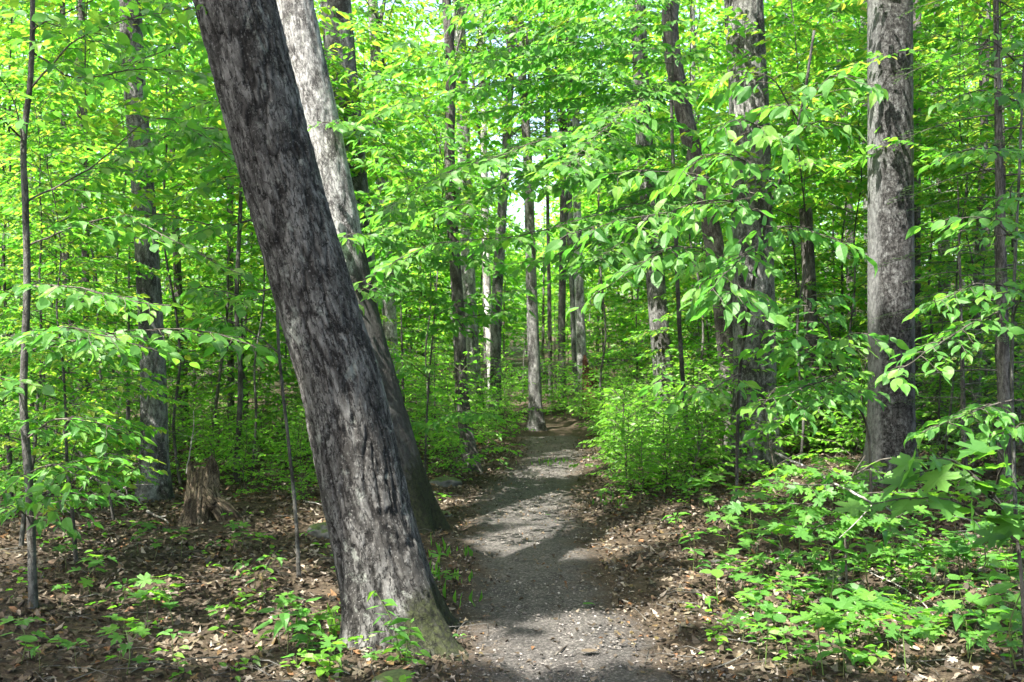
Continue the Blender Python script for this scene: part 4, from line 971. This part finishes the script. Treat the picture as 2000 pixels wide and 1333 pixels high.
for k, (px, Y, sc) in enumerate(((225, 8.8, .95), (355, 11.2, 1.15), (490, 11.5, 1.1), (200, 13.5, 1.4), (1560, 11.0, 1.0), (1660, 12, 1.1), (1840, 10.2, 1.0), (1950, 9.2, .95), (1620, 17, 1.6), (1900, 15, 1.4), (1380, 15, 1.3), (830, 15.5, 1.2), (720, 12, .95), (1180, 18, 1.4), (660, 19, 1.6))):
    auto(HIGH, 'slim_beech', 'young tree', 'bare stemmed beech', px, Y, sc, k)
for k, (px, Y, sc) in enumerate(((150, 11.5, .9), (250, 11.0, .85), (360, 16, 1.3), (60, 15, 1.2), (480, 14.5, .9), (1900, 12.0, 1.1), (1840, 14.0, 1.0), (1990, 11.0, 1.0), (1960, 16, 1.3), (2060, 13.5, 1.2), (1885, 8.9, .8), (1965, 8.3, .85), (1830, 10.5, .33), (1900, 9.8, .36), (1960, 9.0, .36), (1790, 12.5, .4), (1020, 26, .6), (1060, 29, .8), (1085, 25, .5), (985, 28, .7), (1180, 24, .55), (790, 16, .6), (720, 16, .7), (1130, 25, .45), (850, 15, .35))):
    auto(HEM, 'hemlock', 'conifer', 'feathery dark hemlock' if px > 900 else 'feathery pale hemlock', px, Y, sc, k)
bush_spots = []
for Y in np.arange(10.4, 22, .7):
    for u in (0.0, .7, 1.5, 2.5, 3.6):
        if u == 0 and Y < 11: continue
        bush_spots.append((float(path_x(Y)) + .85 + u + U(-.2, .3), Y + U(-.25, .25), U(.65, 1.1) * (1 if u < 1 else 1.25)))
    if Y > 10.6:
        for u in (.0, .75, 1.6, 2.6):
            x = float(path_x(Y) - .9) - u + U(-.3, .2)
            if abs(x * FPX / Y + CX - 925) < 22 and Y < 12.4: continue
            bush_spots.append((x, Y + U(-.25, .25), U(.5, 1.0)))
for Y in np.arange(9.9, 17, .42):
    bush_spots.append((float(path_x(Y)) + .92 + U(0, .25), Y, U(.42, .7)))
    bush_spots.append((float(path_x(Y)) + 1.35 + U(0, .5), Y + U(-.2, .2), U(.6, 1.0)))
for px in range(20, 660, 46):
    for Y in (10.0, 11.6, 13.4, 15.6, 18.5):
        bush_spots.append(((px + U(-24, 24) - CX) / FPX * Y, Y + U(-.6, .6), U(.45, .8) * (Y / 11) ** .8))
for px in range(1400, 2000, 55):
    for Y in (12.2, 14, 16.5, 19):
        bush_spots.append(((px + U(-28, 28) - CX) / FPX * Y, Y + U(-.5, .5), U(.5, .95) * (Y / 12) ** .6))
for px in range(680, 1400, 60):
    for Y in (22.5, 25):
        bush_spots.append(((px + U(-28, 28) - CX) / FPX * Y, Y + U(-.6, .6), U(.8, 1.3)))
for k, (x, Y, sc) in enumerate(bush_spots):
    if abs(x - float(path_x(Y))) < .58 + .3 * sc and Y < 17.5: continue
    if abs(x / Y * FPX + CX - 303) < 42 and Y < 11 or (340 < x / Y * FPX + CX < 450 and Y < 10.4): continue
    px = x / Y * FPX + CX
    auto(BUSH, 'shrub', 'shrub', ('small' if sc < .62 else ('bushy' if sc > .85 else 'leafy')) + ' green shrub', px, Y, sc, k)

# ------------------------------------------------------------------ the far woods: one mass
def woodland():
    trees = []
    for k in range(300):
        Y = 25 + 45 * rng.random() ** 1.1; px = rng.uniform(-120, 2120)
        H = U(6, 11)
        side = min(1, abs(px - 1020) / 420)
        H = U(3.5, 6.5) * (1 - side) + U(10, 18) * side
        trees.append(((px - CX) / FPX * Y, Y, H))
    P, T = [], []
    for x, y, H in trees:
        z0 = float(ground(x, y)); R = .22 * H + .4
        nc = 34
        f = rng.random(nc) ** .8; cz = z0 + H * (.08 + .92 * f)
        rr = R * (1.05 - .75 * f) * rng.random(nc) ** .5; a = rng.uniform(0, 6.28, nc)
        c = np.stack([x + rr * np.cos(a), y + rr * np.sin(a), cz], -1)
        n = 900; i = rng.integers(0, nc, n)
        P.append(c[i] + rng.normal(0, 1, (n, 3)) * np.array([.55, .55, .16]))
        T.append((np.array([(x, y, z0 - .2), (x + U(-.3, .3), y, z0 + H * .5), (x + U(-.5, .5), y, z0 + H)]), U(.02, .05), .010))
    P = np.vstack(P); n = len(P); a = rng.uniform(0, 6.28, n)
    d = nz(np.stack([np.cos(a), np.sin(a), rng.normal(-.2, .3, n)], -1)); nn = UP + rng.normal(0, .35, (n, 3)); nn = nz(nn - d * (nn * d).sum(1, keepdims=True))
    e = thing('distant_woodland', 'sunlit far woods of bright green foliage closing the view', 'woods', (0, 45, 2)); e['kind'] = 'stuff'
    f = link_mesh('foliage', leaf_mesh('foliage', (P, d, nn, rng.uniform(.15, .28, n)), RHOMB, (0, 45, 2)), M['wood_far'], e); f['kind'] = 'stuff'
    t = link_mesh('trunks', tubes_mesh('trunks', T, 6, (0, 45, 2)), M['bark_grey'], e); t['kind'] = 'stuff'
woodland()

# ------------------------------------------------------------------ seedlings, plants and ground cover
def seedling_arr(kind):
    L = Leaves(); h = U(.06, .2)
    n = int(rng.integers(4, 9)); T = [(np.array([(0, 0, -.03), (U(-.02, .02), U(-.02, .02), h)]), .0025, .0015)]
    for k in range(n):
        a = k * 2.4 + U(-.3, .3); zz = h * (1 - .1 * (k // 3))
        d = np.array([math.cos(a), math.sin(a), U(-.25, .35)])
        L.add(np.array([0, 0, zz]) + d * .02, d, UP + rng.normal(0, .25, 3), U(.05, .1))
    return L.arrays(), T
protos = []
for k in range(8):
    kind = 'maple' if k % 3 == 0 else 'beech'
    arr, T = seedling_arr(kind)
    st_ = tubes_mesh('stem', T, 5); st_.materials.append(M['seedling_stem'])
    protos.append((kind, arr, st_, leaf_mesh('leaf', arr, OVATE)))
def seedling(k, x, y, sc, label, group):
    kind, arr, st_, _ = protos[k % 8]
    o = thing('seedling', label, 'seedling', (x, y, float(ground(x, y)) + .005), group)
    o.rotation_euler = (U(-.15, .15), U(-.15, .15), U(0, 6.28)); o.scale = (sc,) * 3
    link_mesh('stem', st_, None, o)
    ms = LEAFSETS[kind][0]
    for i in range(len(arr[0])):
        q = bpy.data.objects.new('leaf', ms[i % 4]); C.objects.link(q); q.parent = o; place(q, arr[0][i], arr[1][i], arr[2][i], arr[3][i])
R_LAB = 'small green seedling sprouting in the dry leaves on the bank past the trail'
L_LAB = 'small green seedling sprouting in the shaded dry leaves before the stump'
cnt = 0
for _ in range(900):
    px, py = U(1180, 2000), 930 + 395 * rng.random() ** 1.25
    dens = min(1, max(0, (px - 1230) / 350)) * (.5 + .9 * float(fbm2(px / 90, py / 60, 2, 3)))
    if rng.random() > dens * .5: continue
    g = G(px, py)
    if abs(g[0] - path_x(g[1])) < .85: continue
    near_to = min(((1628, 1135, 'around the moss topped stone'), (1760, 960, 'under the low maple sapling'), (1900, 1120, 'beneath the big maple leaves'), (1400, 1080, 'on the leafy trail edge by the small stone'), (1450, 1290, 'beside the trail at the bottom edge'), (1750, 1200, 'along the long pale fallen twig'), (1900, 1290, 'in the bottom corner of the bank'), (1300, 960, 'below the trailside shrubs'), (1560, 1230, 'around the tall broad leaved sprout')), key=lambda a: abs(a[0] - px) + 1.6 * abs(a[1] - py))[2]
    seedling(cnt, g[0], g[1], U(.7, 1.5), 'small green seedling in dry leaves ' + near_to, 'seedlings ' + near_to); cnt += 1
    if cnt >= 190: break
for px, py, sc in ((290, 1245, 1.2), (340, 1290, .9), (230, 1310, 1.1), (80, 1320, 1.1), (330, 1180, .8), (430, 1235, .9), (500, 1160, .9), (450, 1150, .8), (130, 1120, .9), (190, 1130, .8), (355, 1090, .9), (270, 1080, .8), (480, 1120, 1.0), (510, 1080, .9), (240, 1190, 1.0), (600, 1060, .9), (560, 1240, 1.1), (545, 1270, 1.0), (610, 1290, 1.1), (640, 1250, 1.0), (580, 1310, 1.1), (650, 1310, .9), (150, 1310, .8), (420, 1080, .8), (120, 1190, .7), (850, 1120, .8), (880, 1160, .6), (860, 1150, .7), (790, 1290, .5), (730, 1310, .5), (900, 1270, .4)):
    g = G(px, py); nr = min(((360, 1040, 'just before the broken stump'), (90, 1150, 'near the foot of the forked sapling'), (230, 1300, 'at the bottom edge of the litter'), (585, 1090, 'by the thin straight sapling'), (598, 1280, 'beside the pale five leaved sprout'), (340, 1200, 'in the middle of the dark litter'), (480, 1150, 'in litter between stump and leaning trunk'), (860, 1140, 'at the trail side of the leaning trunk'), (770, 1310, 'before the foot of the leaning trunk')), key=lambda a: abs(a[0] - px) + 1.4 * abs(a[1] - py))[2]
    seedling(cnt, g[0], g[1], sc, 'small green seedling sprouting ' + nr, 'seedlings ' + nr); cnt += 1

def stemmed_plant(name, label, cat, px, py, stems, leaf, kind, pairs, up=.4):
    g = G(px, py); o = thing(name, label, cat, g)
    T, L = [], Leaves()
    for tip, mid, n in stems:
        P = smooth_line([np.array([0, 0, -.02]), np.array(mid), np.array(tip)], .03); T.append((P, .004, .0015))
        for i in range(n):
            f = .25 + .75 * i / max(1, n - 1); p = P[min(int(f * (len(P) - 1)), len(P) - 1)]; a = i * 2.4 + U(-.3, .3)
            d = np.array([math.cos(a), math.sin(a) * .8, up * U(.2, 1.2) - .25])
            L.add(g + p, d, UP + rng.normal(0, .3, 3), leaf * U(.75, 1.15))
    link_mesh('stem', tubes_mesh('stem', T, 5), M['seedling_stem'], o)
    hang_leaves(o, g, L.arrays(), kind)
stemmed_plant('willowherb', 'narrow leaved green plant growing before the foot of the leaning trunk', 'plant', 785, 1300,
              [((-.13, -.02, .38), (-.04, -.01, .2), 16), ((.05, -.03, .24), (.03, -.01, .12), 13), ((-.03, -.05, .12), (-.01, -.03, .06), 6), ((-.10, 0, .25), (-.05, 0, .14), 8)], .10, 'lance', True)
stemmed_plant('sapling_sprout', 'pale five leaved sprout glowing beside the leaning trunk foot', 'plant', 598, 1290,
              [((0, -.01, .30), (.01, 0, .15), 9), ((.03, -.03, .16), (.01, 0, .08), 6)], .115, 'beech', True)
stemmed_plant('sapling_sprout', 'leafy sprout on the litter at the bottom edge before the leaning trunk', 'plant', 640, 1325,
              [((.02, -.01, .17), (.01, 0, .08), 9), ((-.06, -.02, .10), (-.03, 0, .05), 6)], .085, 'bush', True)
stemmed_plant('sapling_sprout', 'tall broad leaved sprout among the seedlings on the bank', 'plant', 1625, 1235,
              [((0, 0, .2), (.01, 0, .1), 9), ((.06, .02, .14), (.03, 0, .07), 5)], .12, 'beech', True)

def sprout_proto(k):
    L, T = Leaves(), []
    h = U(.22, .42); P = smooth_line([np.zeros(3) + (0, 0, -.03), np.array([U(-.04, .04), U(-.04, .04), h * .5]), np.array([U(-.08, .08), U(-.08, .08), h])], .03); T.append((P, .004, .002))
    for i in range(3):
        p = P[int((.45 + .27 * i) * (len(P) - 1))]
        for q in range(2 if i < 2 else 4):
            a = k + i * 1.57 + q * (3.14 if i < 2 else 1.57) + U(-.3, .3); d = np.array([math.cos(a), math.sin(a), U(.1, .5)])
            e = p + d * U(.03, .08); T.append((np.array([p, e]), .0018, .0012))
            L.add(e, d * np.array([1, 1, -.6]), UP + rng.normal(0, .22, 3), U(.075, .125))
    return L.arrays(), T
SPR = []
for k in range(6):
    arr, T = sprout_proto(k); m_ = tubes_mesh('stem', T, 5); m_.materials.append(M['seedling_stem']); SPR.append((arr, m_))
def sprout(k, px, py, sc, lab, grp):
    g = G(px, py); arr, m_ = SPR[k % 6]
    o = thing('maple_sprout', lab, 'sprout', (g[0], g[1], float(ground(g[0], g[1]))), grp); o.rotation_euler = (U(-.12, .12), U(-.12, .12), U(0, 6.28)); o.scale = (sc,) * 3
    link_mesh('stem', m_, None, o); ms = LEAFSETS['maple' if k % 4 else 'beech'][0]
    for i in range(len(arr[0])):
        q = bpy.data.objects.new('leaf', ms[i % 4]); C.objects.link(q); q.parent = o; place(q, arr[0][i], arr[1][i], arr[2][i], arr[3][i])
NEARS = ((1628, 1135, 'around the moss topped stone'), (1700, 1000, 'under the low maple sapling'), (1900, 1100, 'beneath the big maple leaves'), (1420, 1050, 'at the small stone on the bank'), (1450, 1290, 'beside the trail bottom'), (1760, 1200, 'along the long pale twig'), (1900, 1290, 'in the bottom corner of the bank'), (1300, 970, 'below the trailside shrubs'), (1560, 1230, 'round the tall broad leaved sprout'))
kk = 0
for px in range(1290, 2010, 62):
    for py in (965, 1020, 1080, 1150, 1225, 1300):
        qx, qy = px + U(-30, 30), py + U(-24, 24)
        if qx < 1240 + (qy - 960) * .62 + 60 or rng.random() < .62: continue
        nr = min(NEARS, key=lambda a: abs(a[0] - qx) + 1.6 * abs(a[1] - qy))[2]; big = U(.7, 1.35)
        sprout(kk, qx, qy, big, ('tall ' if big > 1.05 else 'short ') + 'leafy maple sprout standing ' + nr, ('tall' if big > 1.05 else 'short') + ' maple sprouts ' + nr); kk += 1
for px, py, sc, lab in ((980, 930, .9, 'trailside maple sprout with a bright leaf beside the slim dark trunk'), (300, 1095, .9, 'maple sprout in shaded litter below the stump trunk'), (470, 1075, .9, 'maple sprout in litter close to the stump'), (520, 1170, .8, 'maple sprout in litter near the leaning trunk'), (180, 1170, .8, 'maple sprout in litter near the forked sapling foot'), (340, 1225, .9, 'maple sprout alone on the dark litter'), (245, 1320, .9, 'maple sprout at the bottom edge of the litter'), (560, 1290, .9, 'maple sprout beside the pale five leaved sprout'), (40, 1300, .9, 'maple sprout in the bottom corner of the litter'), (1180, 1000, .6, 'tiny maple sprout where shrubs meet the trail')):
    sprout(kk, px, py, sc, lab, None); kk += 1
def twig_litter():
    T = []
    for _ in range(900):
        y = 4.0 + 12 * rng.random() ** 1.3; x = U(-.56, .56) * y
        if abs(x - float(path_x(y))) < .35 and rng.random() < .8: continue
        l = U(.06, .35); a = U(0, 6.28); z = float(ground(x, y)) + U(.012, .04)
        P = np.array([(x, y, z), (x + math.cos(a) * l * .5 + U(-.02, .02), y + math.sin(a) * l * .5 + U(-.02, .02), z + U(0, .025)), (x + math.cos(a) * l, y + math.sin(a) * l, z + U(-.01, .01))])
        T.append((P, U(.0015, .0045), .001))
    o = link_mesh('twig_litter', tubes_mesh('twig_litter', T, 4), M['bark_sap']); setp(o, 'small dead twigs strewn through the leaf litter', 'twig litter', kind='stuff')
twig_litter()

# low mass of tiny ground plants that nobody could count
def ground_cover():
    N = 5200
    P, Ls = [], []
    y = 4.4 + 16 * rng.random(N) ** 1.2; x = rng.uniform(-1, 1, N) * (y * .54)
    inner = np.abs(x - path_x(y)) / path_w(x, y)
    right = x > path_x(y)
    dn = fbm2(x * .9, y * .9, 3, 5.5)
    k = (inner > 1.6) & (rng.random(N) < np.where(right, np.clip((dn - .45) * 3.4, 0, 1), np.where(y < 9.0, .10, np.clip((dn - .42) * 3.2, 0, 1))) * np.where(right & (x < 1.6) & (y < 10), .3, 1))
    x, y = x[k], y[k]; n = len(x)
    base = np.stack([x, y, ground(x, y)], -1)
    m = 6; hh = rng.uniform(.02, .13, n)
    a = rng.uniform(0, 6.28, (n, m)); d = np.stack([np.cos(a), np.sin(a), rng.uniform(-.3, .5, (n, m))], -1)
    p = base[:, None] + np.stack([np.zeros((n, m)), np.zeros((n, m)), hh[:, None] * rng.uniform(.4, 1, (n, m))], -1) + d * rng.uniform(.005, .06, (n, m, 1))
    p, d = p.reshape(-1, 3), nz(d.reshape(-1, 3)); nn = UP + rng.normal(0, .3, p.shape); nn = nz(nn - d * (nn * d).sum(1, keepdims=True))
    o = link_mesh('ground_cover', leaf_mesh('ground_cover', (p, d, nn, rng.uniform(.03, .07, len(p))), OVATE), M['bush'])
    setp(o, 'low tiny green plants spreading over the leaf litter', 'ground cover', kind='stuff')
ground_cover()
def grass():
    L = Leaves()
    for px, py, n in ((880, 1130, 46), (885, 1085, 30), (870, 1180, 22), (1195, 985, 30), (1090, 905, 40), (1060, 912, 30), (700, 1240, 40), (655, 1220, 34), (1650, 1200, 20)):
        g = G(px, py)
        for _ in range(int(n * .55)):
            p = g + np.array([rng.normal(0, .12), rng.normal(0, .10), -.005]); p[2] = float(ground(p[0], p[1]))
            a = U(0, 6.28); L.add(p, np.array([math.cos(a) * .6, math.sin(a) * .6, U(.5, 1.6)]), np.array([math.cos(a), math.sin(a), .4]), U(.04, .095))
    o = link_mesh('grass', leaf_mesh('grass', L.arrays(), (LANCE[0] * np.array([.2, 1, 2.8]), LANCE[1])), M['bush'])
    setp(o, 'thin green grass blades along the trail edge', 'grass', kind='stuff')
grass()

# ------------------------------------------------------------------ stones, sticks, dead branches
def rock(label, px, py, sx, sy, sz, mat, seed):
    g = G(px, py)
    import bmesh
    bm = bmesh.new(); bmesh.ops.create_icosphere(bm, subdivisions=4, radius=1)
    V = np.array([v.co[:] for v in bm.verts])
    r = .72 + .55 * fbm(V * 1.3 + seed, 3) + .10 * (fbm(V * 6 + seed, 3) - .5)
    V = V * r[:, None] * np.array([sx, sy, sz])
    for v, c in zip(bm.verts, V): v.co = c
    me = bpy.data.meshes.new('rock'); bm.to_mesh(me); bm.free()
    for p_ in me.polygons: p_.use_smooth = True
    o = link_mesh('rock', me, mat); o.location = g + np.array([0, 0, sz * .25]); o.rotation_euler = (0, 0, seed)
    setp(o, label, 'rock')
rock('moss topped stone among the seedlings on the bank', 1628, 1135, .075, .06, .045, M['mossy'], 1.0)
rock('flat grey stone tucked behind the leaning trunk', 632, 1045, .17, .12, .08, M['stone'], 2.2)
rock('low mossy stone at the bottom edge before the leaning trunk', 775, 1335, .11, .09, .045, M['mossy'], 3.1)
rock('round grey stone in dry leaves next to the moss topped stone', 1740, 1165, .07, .06, .045, M['stone'], 4.4)
rock('tan stone behind the scarred grey trunk', 1636, 872, .2, .15, .12, M['stone'], 5.1)
rock('pale half buried stone at the trail edge near the inclined tree', 862, 1008, .09, .06, .04, M['stone'], 6.0)
rock('low earthy stone lying in the litter in front of the slim dark trunk', 868, 948, .2, .14, .07, M['stone'], 7.0)
rock('small grey stone on the bank below the low maple', 1400, 1100, .045, .04, .03, M['stone'], 8.0)

def stick(name, label, cat, pts, r0, r1, mat='dead', forks=(), ground_off=None):
    P = []
    for px, py, off in pts:
        if isinstance(off, tuple): p = W(px, py, off[0])
        else:
            p = G(px, py); p[2] += off
        P.append(p)
    P = np.array(P); base = P[0].copy()
    o = thing(name, label, cat, base)
    S = smooth_line(P, .05); S = S + np.vstack([np.zeros(3), np.cumsum(rng.normal(0, .003, (len(S) - 1, 3)), 0)])
    T = [(S, r0, r1)]
    link_mesh('stem', tubes_mesh('stem', T, 7, base), M[mat], o)
    for f, d, l in forks:
        p = S[int(f * (len(S) - 1))]; e = p + np.array(d) * l
        link_mesh('twig', tubes_mesh('twig', [(smooth_line([p, (p + e) / 2 + rng.normal(0, .02, 3), e], .05), r0 * .45, r1 * .6)], 5, base), M[mat], o)
stick('fallen_twig', 'long thin pale twig lying across the bank seedlings', 'twig', [(1650, 1105, .03), (1700, 1130, .03), (1770, 1170, .05), (1845, 1228, .03)], .005, .002)
stick('dead_branch', 'bare grey branch slanting from the scarred trunk foot down to the bank', 'branch', [(1515, 885, (7.2,)), (1600, 925, (6.4,)), (1700, 1000, (5.4,)), (1760, 1065, .12), (1835, 1122, .02)], .009, .004, 'dead', ((.45, (-.6, -.2, -.5), .35), (.3, (.7, .1, -.1), .3)))
stick('fallen_twig', 'broken brown twig lying on the trail near the bottom edge', 'twig', [(1083, 1287, .015), (1095, 1278, .02), (1108, 1268, .02)], .006, .004, 'bark_twig')
stick('fallen_twig', 'dark bent twig in the dry leaves at the trail edge by the bottom', 'twig', [(1345, 1325, .02), (1420, 1310, .03), (1470, 1285, .03)], .006, .003, 'bark_sap')
stick('fallen_twig', 'weathered white stick on the bank among seedlings', 'twig', [(1495, 1110, .02), (1520, 1100, .03), (1545, 1090, .03)], .013, .009, 'dead')
stick('fallen_twig', 'curled thin twig on the litter beside the leaning trunk foot', 'twig', [(890, 1258, .01), (895, 1240, .05), (915, 1228, .06), (932, 1240, .01)], .0025, .002, 'bark_sap')
stick('dead_branch', 'bleached bare branch leaning among the hemlock beside the straight grey trunk', 'branch', [(205, 870, (10.5,)), (225, 820, (10.5,)), (240, 760, (10.6,)), (235, 720, (10.6,))], .016, .005, 'dead', ((.5, (.6, 0, .5), .3), (.7, (-.6, 0, .6), .25)))
stick('dead_branch', 'tangled pale dead branch lying in the undergrowth near the forked sapling', 'branch', [(150, 870, (9.6,)), (185, 935, (9.3,)), (240, 970, (9.0,)), (275, 995, .05)], .016, .006, 'dead',
      ((.15, (-.7, 0, .4), .4), (.3, (.7, 0, .35), .5), (.35, (-.5, .2, -.5), .4), (.5, (.5, 0, -.5), .4), (.6, (.8, 0, .15), .45), (.75, (-.3, -.3, .6), .35), (.2, (.3, .3, .8), .45)))
stick('dead_branch', 'thin bleached stick standing up behind the broken stump', 'branch', [(365, 925, (10.0,)), (372, 870, (10.0,)), (378, 800, (10.1,))], .009, .004, 'dead', ((.6, (.5, 0, .5), .2),))
stick('fallen_twig', 'pale forked stick on sunlit litter before the stump', 'twig', [(288, 1005, .03), (315, 1020, .04), (335, 1030, .02)], .013, .006, 'dead', ((.5, (.5, -.1, .2), .15),))
stick('dead_branch', 'thin dead stem bent over between the maple leaves and the bank', 'branch', [(1925, 1125, .0), (1918, 1070, (5.1,)), (1905, 1030, (5.1,)), (1850, 1018, (5.1,))], .005, .002, 'dead')
stick('fallen_twig', 'short pale twig lying by the flat grey stone', 'twig', [(594, 985, .03), (612, 992, .04), (630, 996, .03)], .009, .004, 'dead')
def single_leaf(label, px, py, l, mat, tm=OVATE_FINE):
    g = G(px, py); g[2] += .03
    me = single('green_leaf', tm, 1.2, 1.0, .06)
    o = link_mesh('green_leaf' if mat != 'litter' else 'dry_leaf', me, M[mat]); place(o, g, np.array([.9, .35, .0]) / np.linalg.norm((.9, .35)), np.array([0, 0, 1.0]), l)
    setp(o, label, 'leaf')
single_leaf('fresh green leaf lying alone on the bare trail', 1138, 1190, .085, 'maple')
single_leaf('pale dry leaf lying on the sunlit trail patch near the bottom', 1135, 1285, .11, 'litter')
single_leaf('small green leaf on the trail edge near the inclined tree', 1065, 1012, .06, 'maple')
single_leaf('orange dry leaf at the trail edge on the bank', 1325, 1233, .11, 'litter', MAPLE)
print('objects', len(bpy.data.objects), 'tris', sum(len(m.polygons) for m in bpy.data.meshes))
